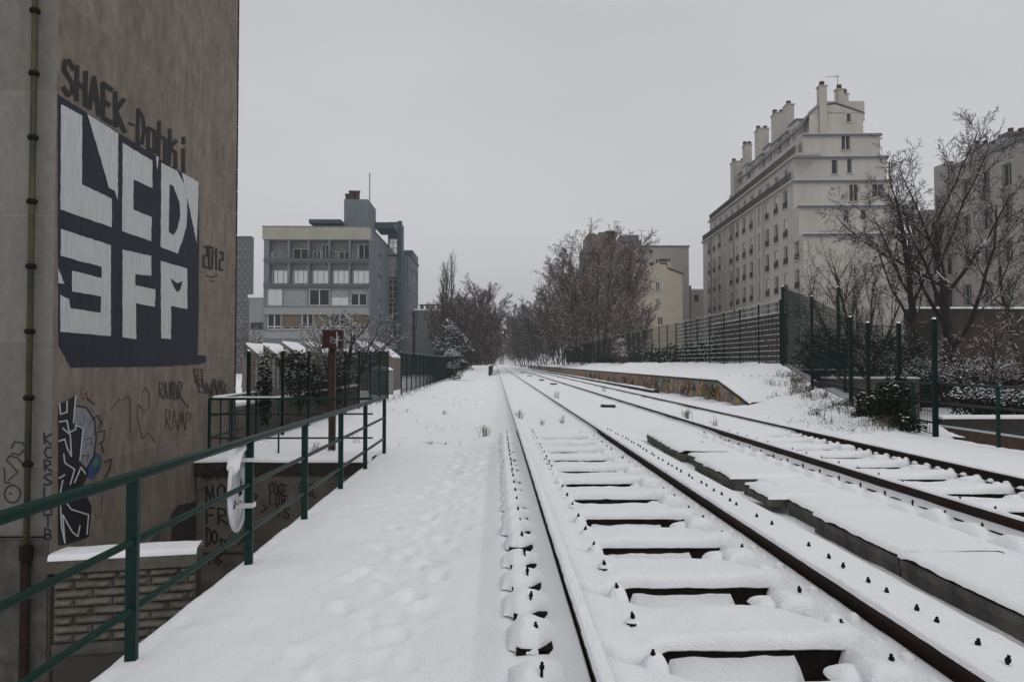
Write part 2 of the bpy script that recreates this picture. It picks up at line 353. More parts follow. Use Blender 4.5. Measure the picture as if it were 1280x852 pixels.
# ------------------------------------------------------------------ sleepers
SP = .535; Y0 = 3.93 + .15 - 2 * SP     # centre of an even (open gap) sleeper
def cap_grid(mb, xs, yf, yb, ht, zb=.172, nv=19, seed=0., rf=.07, rb=.07, rx0=0., rx1=0., en=.012, skirt=None):
    s = .5 - .5 * np.cos(np.pi * np.linspace(0, 1, nv)); Xg, V = np.meshgrid(xs, s)
    yfg = np.array([yf(x) for x in xs]); ybg = np.array([yb(x) for x in xs]); hg = np.array([ht(x) for x in xs])
    yfg = yfg + en * fbm(xs * 6 + seed, xs * 0 + seed * 3, 4); ybg = ybg + en * fbm(xs * 5 + seed, xs * 0 + seed * 5, 4)
    yfg = yfg + .005 * fbm(xs * 30 + seed, xs * 0 + seed, 2)
    Y = yfg[None, :] + (ybg - yfg)[None, :] * V
    a = np.clip((Y - yfg[None, :]) / rf, 0, 1); b = np.clip((ybg[None, :] - Y) / rb, 0, 1)
    q = np.sqrt(np.clip(1 - (1 - a) ** 2, 0, 1)) * np.sqrt(np.clip(1 - (1 - b) ** 2, 0, 1))
    if rx0: q = q * np.sqrt(np.clip(1 - (1 - np.clip((Xg - xs[0]) / rx0, 0, 1)) ** 2, 0, 1))
    if rx1: q = q * np.sqrt(np.clip(1 - (1 - np.clip((xs[-1] - Xg) / rx1, 0, 1)) ** 2, 0, 1))
    Z = zb + hg[None, :] * q * (1 + .16 * fbm(Xg * 3 + seed, Y * 4 + seed)) + (.008 * fbm(Xg * 12, Y * 12 + seed, 3) + .0014 * fbm(Xg * 35, Y * 35 + seed, 2)) * q
    if skirt is not None: Z[-1, :] = skirt
    for c in (0, -1): Z[:, c] = np.minimum(Z[:, c], zb)
    mb.grid(Xg, Y, Z); mb.grid(Xg[[0, -1]], Y[[0, -1]], np.full((2, len(xs)), zb - .003), True)
def lump(mb, cx, cy, rx, ry, h, zb=.16, seed=0.):
    # irregular dome
    a = np.linspace(0, 2 * np.pi, 25); r = np.sin(np.linspace(0, 1, 8) * np.pi / 2)
    A, Rr = np.meshgrid(a, r); rr = Rr * (1 + .12 * fbm(np.cos(A) * 1.5 + seed, np.sin(A) * 1.5 + seed))
    rr[:, -1] = rr[:, 0]
    sq = (np.abs(np.cos(A)) ** 3 + np.abs(np.sin(A)) ** 3) ** (-1 / 3)
    X = cx + rx * rr * sq * np.cos(A); Y = cy + ry * rr * sq * np.sin(A)
    Z = zb + h * np.clip(1 - Rr ** 2, 0, 1) ** .62 * (1 + .28 * fbm(X * 9 + seed, Y * 9))
    mb.grid(X, Y, Z, True)
def bolt(root, x, y, z, lean=0):
    mb = MB(); p = Vector((x, y, z)); u = Vector((rnd.gauss(0, .12), rnd.gauss(0, .12), 1)).normalized()
    mb.tube([p - u * .06, p + u * .016], .0075, 6); mb.tube([p - u * .014, p + u * .002], .0125, 6)
    return mb.build('bolt', M['bolt'], root)
OUTER = set()
def sm(a, b, x): t = min(1, max(0, (x - a) / (b - a))); return t * t * (3 - 2 * t)
even = []; odd = []
nE = nO = 0
for k in range(0, 24):
    yc = Y0 + k * SP; ev = k % 2 == 0; sd = k * 1.73
    if ev: lab = 'snow bridged sleeper behind the %s open gap from the bottom of the near track' % ORD[nE]; nE += 1
    else: lab = 'lumpy snow covered sleeper without a gap, %s from the bottom in the near track' % ORD[nO]; nO += 1
    root = thing('sleeper', (1.18, yc, 0), lab, 'railway sleeper', 'sleepers of the near track')
    mb = MB(); mb.box(.10, 2.25, yc - (.135 if ev else .125), yc + (.125 if ev else -.075), -.04, .176); mb.box(.14, .25, yc - .135, yc - .1, .05, .165); mb.build('timber', M['timber'], root)
    mb = MB(); mb.box(.33, .545, yc - .085, yc + .085, .176, .196); mb.brk(); mb.box(1.83, 2.045, yc - .085, yc + .085, .176, .196); mb.build('base_plate', M['bolt'], root)
    c = MB()
    def t1(): return rnd.uniform(-.012, .012)
    pk = .17 + t1(); hh_ = .112 + 1.5 * t1(); w0 = rnd.uniform(.13, .165); w1 = rnd.uniform(.22, .30); xw = rnd.uniform(-.015, .02)
    cap_grid(c, np.linspace(.05 + xw, .365, 28), lambda x: yc - w0 + .14 * sm(.19, .32, x) + .06 * sm(.13, .06, x), lambda x: yc + w1 + .05 * sm(.2, .3, x), lambda x: hh_ * (1 - .5 * sm(pk + .0, .33, x) - .30 * sm(pk, .05, x)), .15, 21, sd, .15, .30, .08, .07, .022)
    c.brk()
    if ev:
        xs_ = np.concatenate([np.linspace(.44, .9, 26), np.linspace(.92, 1.5, 22), np.linspace(1.52, 1.84, 22)])
        wv = rnd.uniform(-.02, .03); rb = rnd.uniform(-.03, .03)
        yf = lambda x: yc + (-.41 + (.26 + wv) * sm(.62 + rb, .86 + rb, x) - .0 * sm(1.6, 1.75, x))
        yb = lambda x: yc + (.67 - .20 * sm(.66, .84, x) - .29 * sm(1.50, 1.70, x))
        ht = lambda x: .125 - .055 * sm(.46, .66, x) + .02 * sm(1.5, 1.7, x) + .006 * math.sin(x * 9 + sd) - .03 * sm(1.78, 1.86, x)
        cap_grid(c, xs_, yf, yb, ht, seed=sd, rf=.06, rb=.24, en=.02, skirt=.085)
        lump(c, .708, yc + .04, .066, .068, .105, .18, sd); lump(c, .708, yc + .04 + SP, .066, .068, .105, .18, sd + 2)
        lump(c, 1.735, yc, .07, .08, .10, .18, sd + 1)
        bs = np.linspace(.80, 1.53, 26); bt_ = np.linspace(0, 1, 7); BX, BT = np.meshgrid(bs, bt_); jz = .012 * fbm(BX * 5 + sd, BX * 0, 3)
        endt = np.clip(np.minimum((BX - .80) / .06, (1.53 - BX) / .05), 0, 1)
        bank = MB(); bank.grid(BX, yc - .139 - .055 * BT ** 1.2 * endt, .130 * endt + jz - .12 * BT - .02 * (1 - endt) + .008 * fbm(BX * 9, BT * 3 + sd)); BANK = bank
    else:
        o_ = rnd.uniform(-.05, .02)
        cap_grid(c, np.linspace(1.59, 1.85, 22), lambda x: yc + o_ - .13, lambda x: yc + o_ + .15, lambda x: .112 + .02 * math.sin(sd * 7), .165, 17, sd, .07, .12, .08, .09, .04)
        lump(c, 1.585, yc + .03, .10, .12, .05, .17, sd + 7)
    lump(c, 1.85, yc + .03, .038, .06, .05, .232, sd); lump(c, 1.84, yc - .22 + t1() * 3, .03, .05, .03, .238, sd + 9)
    c.build('snow_cap', M['snow'], root, True)
    if ev: BANK.build('snow_bank', M['snow'], root, True)
    if not ev:
        p = MB(); a = rnd.uniform(-.2, .2); eu = Vector((math.cos(a), math.sin(a), 0)); en = Vector((-math.sin(a), math.cos(a), 0))
        p.obox(Vector((1.70, yc, 0)), eu, en, -.125, .12, -.145, .12, .172, .19); p.build('tie_plate', M['bolt'], root)
    mb = MB(); mb.tube([(.70, yc + .028, .2), (.70, yc + .028, .249 + t1() * .5)], .038, 9); mb.build('shadow_crescent', M['bolt'], root)  # dark disc standing in for the shadow crescent at the mound's foot
    if rnd.random() < .9: bolt(root, .70, yc + .025, .288)
    bolt(root, .20, yc - .06, .268)
    if not ev: bolt(root, 1.75, yc - .02, .277)
    elif rnd.random() < .8: bolt(root, 1.755, yc - .03, .262)
    for by in (0, -.21):
      if rnd.random() < .93: OUTER.add(bolt(root, 2.15 + t1(), yc + by + t1(), float(ground_h(2.15, yc)) + .014))
    (even if ev else odd).append(root)
n2 = [0, 0]
for k in range(4, 23):
    src = even[(k // 2 * 5 + 1) % len(even)] if k % 2 == 0 else odd[(k // 2 * 5 + 1) % len(odd)]
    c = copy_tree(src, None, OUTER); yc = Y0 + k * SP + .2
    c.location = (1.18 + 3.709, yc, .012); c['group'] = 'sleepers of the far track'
    o_ = ORD[n2[k % 2]]; n2[k % 2] += 1
    c['label'] = ('snowy sleeper beside a thin dark gap, %s from the right edge in the far track' if k % 2 == 0 else 'snow lumped sleeper without a gap, %s from the right edge in the far track') % o_

# ------------------------------------------------------------------ cable troughs between the tracks
def trough(y0, y1, x0, x1, zt, label, tilt=0, zb=-.05, e0=False, e1=False, th=.048):
    root = thing('cable_trough', ((x0 + x1) / 2, (y0 + y1) / 2, 0), label, 'cable trough', 'concrete cable troughs between the tracks')
    c0 = Vector((x0, y0, 0)); eu = Vector((-math.sin(tilt), math.cos(tilt), 0)); en = Vector((math.cos(tilt), math.sin(tilt), 0))
    mb = MB(); mb.obox(c0, eu, en, 0, y1 - y0, 0, x1 - x0, zb, zt - .05); mb.obox(c0, eu, en, .004, y1 - y0 - .004, -.012, x1 - x0 + .01, zt - .052, zt); mb.build('concrete_body', M['concrete'], root)
    L = y1 - y0; W = x1 - x0
    us = np.linspace(-.004 if e0 else -.022, L + .004 if e1 else L + .022, int(L / .03) + 2); s = .5 - .5 * np.cos(np.pi * np.linspace(0, 1, 17))
    U, V = np.meshgrid(us, s); n = -.016 + V * (W + .03)
    n = n + np.where(V < .5, 1, 0) * (.004 + .006 * fbm(U * 6 + y0, U * 0, 3))
    dist = np.minimum(n + .016, W + .014 - n)
    if e0: dist = np.minimum(dist, U + .004)
    if e1: dist = np.minimum(dist, L + .004 - U)
    pr = np.sqrt(np.clip(1 - (1 - np.clip(dist / .06, 0, 1)) ** 2, 0, 1))
    Z = zt - .003 + pr * th * (1 + .2 * fbm(U * 2 + y0, n * 3))
    X = c0.x + eu.x * U + en.x * n; Y = c0.y + eu.y * U + en.y * n
    m2 = MB(); m2.grid(X, Y, Z, True); m2.build('snow_cap', M['snow'], root, True)
trough(12.4, 14.0, 2.62, 3.25, .31, 'farthest concrete cable trough, tapering into the snow between the tracks', R(-1.5), e1=True)
trough(11.1, 12.38, 2.60, 3.25, .305, 'second farthest concrete cable trough between the tracks')
trough(10.3, 11.08, 2.69, 3.25, .29, 'set back concrete cable trough with a step at its corner', zb=-.1)
trough(8.7, 10.28, 2.57, 3.3, .31, 'wide concrete cable trough on the far side of the broken gap', e0=True)
trough(8.05, 8.5, 2.72, 3.2, .27, 'small broken trough lid under snow, tilted in the gap', R(9), e0=True, e1=True)
trough(7.35, 7.95, 2.53, 3.3, .318, 'wide snowy trough lid jutting out at the near side of the gap', zb=.25, e0=True, e1=True)
trough(6.55, 7.33, 2.70, 3.3, .30, 'set back lidless concrete trough just in front of the jutting lid', zb=-.1)
trough(5.15, 6.53, 2.62, 3.3, .315, 'concrete cable trough with a pale joint at its near end')
trough(3.75, 5.13, 2.625, 3.3, .315, 'near concrete cable trough, second from the bottom edge', R(.3))
trough(2.2, 3.73, 2.63, 3.3, .315, 'nearest concrete cable trough at the right edge of the photo')
for (px, py, lab) in [(760, 508, 'largest dark concrete chunk lying on the snow between the tracks'), (692, 480, 'dark concrete chunk on the snow, second nearest between the tracks'), (677, 475, 'small dark chunk on the snow, middle of the line between the tracks'), (662, 469.5, 'tiny dark chunk on the snow, second farthest between the tracks'), (653, 465.5, 'farthest tiny dark chunk on the snow between the tracks')]:
    d = ray(px, py); t = (.30 - CAMZ) / d.z; p = Vector((d.x * t, d.y * t, .28)); w = (17 if px == 760 else 6 if px < 680 else 8) / F * p.y / 2
    mb = MB(); mb.box(p.x - w, p.x + w, p.y - .15, p.y + .15, .2, .36); o = mb.build('concrete_chunk', M['coping'])
    m2 = MB(); lump(m2, p.x + w * .2, p.y + .03, w * .8, .13, .05, .35); s_ = m2.build('snow_cap', M['snow'], None, True); s_.parent = o
    tag(o, lab, 'concrete chunk', 'chunks on the snow between the tracks')

# ------------------------------------------------------------------ strokes (painted writing)
GL = {'S': [[(1, .85), (.6, 1), (.1, .9), (.05, .65), (.9, .4), (.95, .15), (.5, 0), (0, .1)]], 'H': [[(.05, 0), (.05, 1)], [(.95, 0), (.95, 1)], [(.05, .5), (.95, .5)]],
      'A': [[(0, 0), (.5, 1), (1, 0)], [(.2, .4), (.8, .4)]], 'E': [[(1, 1), (.1, 1), (.1, 0), (1, 0)], [(.1, .5), (.8, .5)]], 'K': [[(.1, 0), (.1, 1)], [(.95, .95), (.1, .45), (1, 0)]],
      '-': [[(.1, .5), (.9, .5)]], 'D': [[(.1, 0), (.1, 1), (.7, .85), (.95, .5), (.7, .12), (.1, 0)]], 'o': [[(.1, .05), (.1, .65), (.9, .65), (.9, .05), (.1, .05)]],
      'h': [[(.1, 0), (.1, 1)], [(.1, .6), (.9, .6), (.9, 0)]], 'k': [[(.1, 0), (.1, .95)], [(.9, .75), (.1, .45), (.85, .4), (.9, 0)]], 'i': [[(.5, 0), (.5, .62)], [(.5, .82), (.5, .95)]],
      '2': [[(.05, .9), (.9, .95), (.9, .55), (.05, .5), (.05, .02), (.95, .02)]], '0': [[(.1, 0), (.1, 1), (.9, 1), (.9, 0), (.1, 0)]], '1': [[(.2, .75), (.55, 1), (.55, 0)]],
      'M': [[(0, 0), (.15, 1), (.5, .3), (.85, 1), (1, 0)]], 'O': [[(.5, 0), (.1, .25), (.1, .75), (.5, 1), (.9, .75), (.9, .25), (.5, 0)]], 'F': [[(.1, 0), (.1, 1), (1, 1)], [(.1, .55), (.8, .55)]],
      'R': [[(.1, 0), (.1, 1), (.8, .95), (.85, .6), (.1, .5), (1, 0)]], '8': [[(.5, .5), (.1, .75), (.5, 1), (.9, .75), (.5, .5), (.05, .25), (.5, 0), (.95, .25), (.5, .5)]],
      'X': [[(0, 0), (1, 1)], [(0, 1), (1, 0)]], 'L': [[(.1, 1), (.1, 0), (.95, .05)]], 'B': [[(.1, 0), (.1, 1), (.8, .85), (.7, .55), (.1, .5), (.9, .4), (.85, .1), (.1, 0)]],
      'T': [[(0, 1), (1, 1)], [(.5, 1), (.5, 0)]], 'P': [[(.1, 0), (.1, 1), (.9, .9), (.85, .5), (.1, .45)]], 'C': [[(.95, .9), (.4, 1), (.05, .5), (.4, 0), (.95, .1)]],
      'N': [[(.05, 0), (.05, 1), (.95, 0), (.95, 1)]], 'Y': [[(0, 1), (.5, .5), (1, 1)], [(.5, .5), (.5, 0)]], 'I': [[(.5, 0), (.5, 1)]]}
class Paint:
    """flat paint on a wall plane: pixel of the photo -> point of the wall"""
    def __init__(s, proj): s.p = proj; s.mb = MB(); s.k = 0
    def poly(s, pts, lift): s.mb.add([s.p(x, y, lift) for x, y in pts], [tuple(range(len(pts)))])
    def stroke(s, pts, w, lift, jit=0.):
        P = [Vector((x + rnd.uniform(-jit, jit), y + rnd.uniform(-jit, jit))) for x, y in pts]
        for a, b in zip(P, P[1:]):
            d = b - a
            if d.length < 1e-6: continue
            d.normalize(); n = Vector((-d.y, d.x)) * w * .5; a2 = a - d * w * .3; b2 = b + d * w * .3
            s.k += 1
            s.poly([a2 + n, b2 + n, b2 - n, a2 - n], lift + s.k * .00012)
    def text(s, txt, quad, w, lift, gap=.25, jit=0.):
        """quad: TL,TR,BR,BL in pixels"""
        TL, TR, BR, BL = [Vector(q) for q in quad]; n = len(txt)
        for i, ch in enumerate(txt):
            for st in GL.get(ch, []):
                pts = []
                for (u, v) in st:
                    q = (i + u * (1 - gap) + gap / 2) / n; top = TL + (TR - TL) * q; bot = BL + (BR - BL) * q; pts.append(bot + (top - bot) * v)
                s.stroke(pts, w, lift, jit)
    def build(s, name, m, parent): return s.mb.build(name, m, parent)

# ------------------------------------------------------------------ building with the mural
WX = -5.0
def pw(px, py, lift=.004): p = on_x(px, py, WX + lift); return p
FY = 9.08
def pf(px, py, lift=.004): return on_y(px, py, FY - lift)
bl = thing('concrete_building', (-5, 9.08, -5.2), 'tall brown grey concrete building with white block letter mural', 'building')
mb = MB(); Yb = on_x(295.5, 300, WX).y
mb.box(-16, WX, FY, Yb, -5.2, 14)
for i in range(6): mb.m[i] = 0
mb.m[2] = 1
mb.build('wall', [M['murwall'], M['frontwall']], bl)
mb = MB(); mb.box(-16, WX - .004, FY - .03, FY + .2, -5.2, on_y(30, 674, FY).z); mb.build('plinth', M['concrete'], bl)
mb = MB(); mb.tube([(-16, FY - .05, on_y(30, 673, FY).z + .03), (-5.02, FY - .05, on_y(30, 673, FY).z + .03)], .012, 6); mb.build('cable', M['bolt'], bl)
z3 = lambda L: [(60 + x / 4.26, 100 + y / 4.26) for x, y in L]
z4 = lambda L: [(60 + x / 4.26, 270 + y / 4.26) for x, y in L]
def rough(pts, amp=.35, step=5):
    out = []
    for a, b in zip(pts, pts[1:] + pts[:1]):
        n = max(1, int(math.hypot(b[0] - a[0], b[1] - a[1]) / step))
        for i in range(n):
            t = i / n; out.append((a[0] + (b[0] - a[0]) * t + (rnd.uniform(-amp, amp) if i else 0), a[1] + (b[1] - a[1]) * t + (rnd.uniform(-amp, amp) if i else 0)))
    return out
p = Paint(pw)
p.poly(rough([(72.3, 118), (248.3, 229), (249, 300), (248.5, 400), (247, 443), (257.5, 444.5), (257.5, 452.5), (248, 455.5), (200, 458), (88.5, 459), (73, 431)]), .004)
mur = p.build('mural', M['navy'], bl)
letters = [('mural_letter', z3([(70, 130), (182, 190), (182, 557), (340, 632), (340, 785), (66, 688)])),
 ('mural_patch', z3([(210, 180), (375, 285), (372, 640), (355, 590), (325, 575)])),
 ('mural_letter', z3([(398, 335), (556, 430), (556, 575), (455, 530), (455, 690), (552, 730)]) + z4([(550, 135), (395, 80)])),
 ('mural_letter', z3([(603, 440), (690, 485), (726, 560), (740, 620), (742, 700), (737, 780)]) + z4([(722, 110), (692, 200), (600, 165)])),
 ('mural_patch', z3([(710, 490), (803, 545), (793, 870), (745, 640)])), ('mural_patch', z3([(576, 403), (590, 412), (583, 480)])),
 ('mural_letter', z4([(68, 68), (335, 155), (335, 638), (65, 615), (65, 418), (88, 432), (112, 440), (120, 490), (280, 515), (283, 428), (128, 400), (128, 290), (285, 330), (285, 270), (68, 212)])),
 ('mural_patch', z4([(54, 275), (88, 360), (54, 357)])),
 ('mural_letter', z4([(397, 178), (550, 212), (550, 318), (465, 308), (465, 368), (572, 390), (570, 483), (468, 463), (470, 655), (397, 645)])),
 ('mural_letter', z4([(600, 238), (742, 280), (742, 495), (655, 478), (655, 655), (603, 650)]))]
for nm, pts in letters:
    q = Paint(pw); q.poly(rough(pts), .008); q.build(nm, M['white'], mur)
q = Paint(pw); q.poly(rough(z3([(648, 555), (668, 565), (700, 650), (705, 720), (690, 790), (670, 825), (645, 810)]), .2), .012); q.mb.brk()
q.poly(z4([(652, 332), (690, 358), (718, 345), (705, 390), (690, 405), (675, 385)]), .012); q.build('mural_letter_eye', M['navy'], mur)
M['nametag'] = mat('dark_name_paint', (.012, .012, .013), .7, vscale=9, col2=(.022, .02, .019))
q = Paint(pw); q.text('SHAEK', [(78, 71), (157, 124), (158, 166), (77, 113)], 6.0, .005, .26, .4); q.build('painted_name', M['nametag'], bl)
q = Paint(pw); q.stroke([(161, 154), (168, 157)], 3, .005); q.build('painted_dash', M['nametag'], bl)
q = Paint(pw); q.text('Dohki', [(170, 136), (236, 174), (236, 219), (169, 178)], 4.7, .006, .28, .4); q.build('painted_name', M['nametag'], bl)
q = Paint(pw); q.text('2012', [(254, 305), (280, 315), (280, 338), (253, 334)], 2.6, .005, .3, .3); q.stroke([(258, 344), (266, 347), (272, 343)], 1.3, .005); q.stroke([(262, 350), (268, 352)], 1.3, .005)
q.build('painted_year', M['nametag'], bl)
q = Paint(pw); q.text('RAMDR', [(199, 478), (228, 476), (228, 500), (199, 497)], 1.5, .005, .2, 1.2); q.stroke([(224, 494), (236, 509)], 1.2, .005)
q.mb.brk(); q.text('RT', [(241, 460), (256, 463), (258, 484), (243, 478)], 1.4, .005, .2, 1.); q.text('ENN', [(246, 472), (264, 480), (266, 494), (250, 490)], 1.4, .006, .1, 1.5); q.text('NAB', [(266, 472), (282, 478), (284, 497), (266, 494)], 1.5, .005, .15, 1.2)
q.build('marker_tag', M['tagfade'], bl)
q = Paint(pw); q.text('RAMP', [(206, 512), (240, 514), (240, 538), (206, 536)], .9, .005, .25, 1.2)
q.mb.brk(); q.stroke([(178, 490), (182, 484), (187, 492), (186, 510), (180, 514), (173, 505), (172, 520), (178, 548), (186, 540), (194, 552)], .7, .005); q.mb.brk(); q.stroke([(152, 500), (160, 496), (163, 500), (163, 540)], .7, .005); q.mb.brk(); q.stroke([(138, 512), (150, 498)], .7, .005)
q.build('faint_scribble', M['tagfade'], bl)
# black and white piece at the near corner
z5 = lambda L: [(x / 3.7, 470 + y / 3.7) for x, y in L]
q = Paint(pw)
q.poly(z5([(345, 140), (400, 150), (435, 200), (442, 290), (430, 370), (400, 420), (350, 440)]), .004); q.build('graffiti_disc', M['palepaint'], bl)
q = Paint(pw); q.poly(rough(z5([(271, 130), (350, 90), (345, 220), (390, 235), (375, 400), (412, 440), (380, 520), (425, 600), (412, 740), (330, 770), (271, 782)])), .008)
q.stroke(z5([(352, 135), (400, 145), (437, 200), (446, 290), (434, 370), (404, 425)]), 1.6, .008); grf = q.build('graffiti_piece', M['black'], bl)
q = Paint(pw)
for L_ in ([(275, 125), (280, 175), (310, 165), (310, 115)], [(275, 210), (310, 205), (320, 260), (350, 245), (350, 225), (385, 240), (370, 390)], [(272, 300), (300, 290), (310, 330), (330, 370), (325, 270), (290, 240)],
           [(295, 360), (300, 400), (345, 430), (325, 500)], [(275, 470), (300, 455)], [(345, 490), (375, 420), (395, 450)], [(280, 600), (285, 700), (300, 770), (290, 640), (335, 720), (360, 740), (370, 690)], [(310, 590), (330, 615), (410, 640), (402, 730)], [(350, 90), (340, 215)], [(290, 480), (275, 560)]):
    q.stroke(z5(L_), 1.7, .012)
q.build('graffiti_outline', M['white'], grf)
q = Paint(pw); q.stroke(z5([(395, 290), (420, 285), (425, 310), (400, 320)]), .8, .008); q.stroke(z5([(385, 370), (410, 360), (405, 390)]), .8, .008)
for L_ in ([(420, 210), (450, 180), (470, 215), (455, 240)], [(450, 260), (485, 250), (480, 300), (455, 310)], [(480, 400), (515, 380), (510, 430), (485, 470), (512, 420)], [(470, 300), (475, 350)], [(400, 100), (440, 130)]): q.stroke(z5(L_), 1.2, .005)
q.build('graffiti_scribble', M['black'], bl)
q = Paint(pw); q.poly(rough(z5([(405, 430), (440, 350), (470, 370), (465, 430), (430, 480), (405, 470)]), .6), .003); q.build('graffiti_patch', M['blue'], bl)
q = Paint(pw); q.poly(z5([(425, 400), (445, 370), (460, 395), (440, 430)]), .0045); q.stroke(z5([(430, 500), (440, 640), (470, 650), (475, 520)]), .8, .004); q.stroke(z5([(440, 190), (470, 180), (480, 230)]), 1., .004); q.build('graffiti_patch', M['gpaint'], bl)
q = Paint(pw); q.stroke(z5([(375, 70), (385, 110), (400, 70), (410, 115), (430, 80)]), .9, .004); q.stroke(z5([(470, 320), (482, 360), (478, 330)]), 1.2, .004); q.build('graffiti_patch', M['redpaint'], bl)
# front face tags
q = Paint(pf)
circ = lambda cx, cy, rx, ry, n=16: [(cx + rx * math.cos(t * 2 * math.pi / n), cy + ry * math.sin(t * 2 * math.pi / n)) for t in range(n + 1)]
q.stroke(circ(15.5, 617, 10, 11), 2.2, .004); q.stroke([(12, 616), (14, 617)], 2, .004); q.stroke([(5, 585), (6, 603), (13, 603)], 1.8, .004); q.stroke([(10, 600), (22, 590), (15, 582), (8, 575), (12, 569), (22, 572), (28, 580)], 1.6, .004); q.stroke([(14, 560), (18, 552), (28, 553), (32, 560), (24, 568), (14, 566)], 1.8, .004)
q.build('round_tag', M['tagfade'], bl)
q = Paint(pf)
for i, ch in enumerate('KCRSLATB'): q.text(ch, [(54 + (i % 2), 541 + i * 17), (65, 541 + i * 17), (65, 555 + i * 17), (54, 555 + i * 17)], 2.3, .004, .1, .8)
q.build('vertical_tag', M['navy'], bl)
# faded dark piece low on the side wall
q = Paint(pw); q.poly(rough([(216, 640), (224, 630), (250, 627), (250, 676), (214, 678)], .5), .034); q.build('graffiti_patch', M['tagfade'], bl)
mb = MB(); zlo = on_x(235, 640, WX).z
mb.add([(WX + .03, FY + 2.0, -5.2), (WX + .03, Yb, -5.2), (WX + .03, Yb, zlo + .55), (WX + .03, FY + 2.0, zlo - .2), (WX, FY + 2.0, zlo - .2), (WX, Yb, zlo + .55)], [(0, 1, 2, 3), (3, 2, 5, 4)]); mb.build('ramp_base', M['darkconc'], bl)
mb = MB()
for i in range(26):
    z_ = -1 + i * .42
    mb.box(WX - .02, WX + .012, Yb - .03, Yb + .012, z_, z_ + .4)
mb.build('corner_bead', M['rail'], bl)
# drainpipe
xp = on_y(43, 400, FY).x; yp = FY - .085
def zf_(py): return on_y(43, py, FY - .085).z
M['pipe'] = mat('weathered_green_pipe', (.07, .058, .026), .6, vscale=3, col2=(.018, .028, .018), col3=(.09, .048, .02), stretch=(2, 2, .8), bump=.15)
dp = MB().tube([(xp, yp, zf_(-60)), (xp, yp, zf_(690))], .034, 10).build('drainpipe', M['pipe'], bl, True)
for py in (14, 92, 172, 252, 333, 414, 497, 580, 640): MB().tube([(xp, yp, zf_(py) - .03), (xp, yp, zf_(py) - .012), (xp, yp, zf_(py) + .012), (xp, yp, zf_(py) + .03)], [.044, .058, .058, .044], 10).build('pipe_collar', M['bolt'], dp)
lp = MB().tube([(xp, yp - .01, zf_(690)), (xp, yp - .01, -5)], .05, 10).build('lower_drainpipe', M['rail'], bl, True)
MB().tube([(xp, yp, zf_(700)), (xp, yp, zf_(682))], .07, 10).build('pipe_socket', M['bolt'], lp)

# ------------------------------------------------------------------ rock face brick wall with snow top
A = on_y(72, 698, 9.06); A.x = -4.97; ang = R(12); eu = Vector((math.cos(ang), math.sin(ang), 0)); en = Vector((-math.sin(ang), math.cos(ang), 0))
A = Vector((-4.965, 9.02, 0)); Lw = 1.53; zc = on_y(72, 700, 9.05).z
bw = thing('brick_wall', (-4.2, 9.1, -5.2), 'low wall of rough pale stone bricks with snow on its coping', 'wall')
mb = MB(); mb.obox(A, eu, en, .03, Lw, .06, .42, -5.2, zc - .14); mb.build('wall_core', M['mortar'], bw)
mb = MB(); ch = .098; zt = zc - .145; row = 0
zbot = on_y(72, 806, 9.05).z
while zt - ch > zbot - .02:
    u = .03; first = True
    while u < Lw - .02:
        w = (.21 if row % 2 else .40) if first else .40
        if row == 0: w = .33
        u1 = min(Lw, u + w); first = False
        if u1 - u > .05:
            # rock-faced brick: front as a small noisy grid
            us = np.linspace(u + .008, u1 - .008, 9); zs = np.linspace(zt - ch + .008, zt - .008, 6)
            U, Zg = np.meshgrid(us, zs); ed = np.minimum(np.minimum(U - us[0], us[-1] - U) / .03, np.minimum(Zg - zs[0], zs[-1] - Zg) / .025); ed = np.clip(ed, 0, 1)
            nn = .055 - ed * (.028 + .028 * (1 + fbm(U * 9 + row * 3.3, Zg * 14 + row, 3)))
            P = lambda a: a
            mb.grid(A.x + eu.x * U + en.x * nn, A.y + eu.y * U + en.y * nn, Zg)
        u = u1
    zt -= ch; row += 1
mb.build('stone_bricks', M['stone'], bw)
mb = MB(); mb.obox(A, eu, en, .02, Lw + .0, .035, .44, zt - .14, zt - .012); mb.build('base_ledge', M['concrete'], bw)
mb = MB(); mb.obox(A, eu, en, -.02, Lw + .01, -.01, .46, zc - .14, zc); mb.build('coping', M['darkconc'], bw)
us = np.linspace(-.02, Lw + .01, 40); s = .5 - .5 * np.cos(np.pi * np.linspace(0, 1, 13)); U, V = np.meshgrid(us, s); n = -.012 + V * .48
pr = np.sqrt(np.clip(1 - (1 - np.clip(np.minimum(n + .012, .468 - n) / .05, 0, 1)) ** 2, 0, 1)); Zg = zc - .002 + pr * .065 * (1 + .2 * fbm(U * 4, n * 4))
mb = MB(); mb.grid(A.x + eu.x * U + en.x * n, A.y + eu.y * U + en.y * n, Zg); mb.build('snow_cap', M['snow'], bw, True)
mb = MB(); mb.obox(A, eu, en, .1, .14, .1, .4, -5.2, zbot - .2)

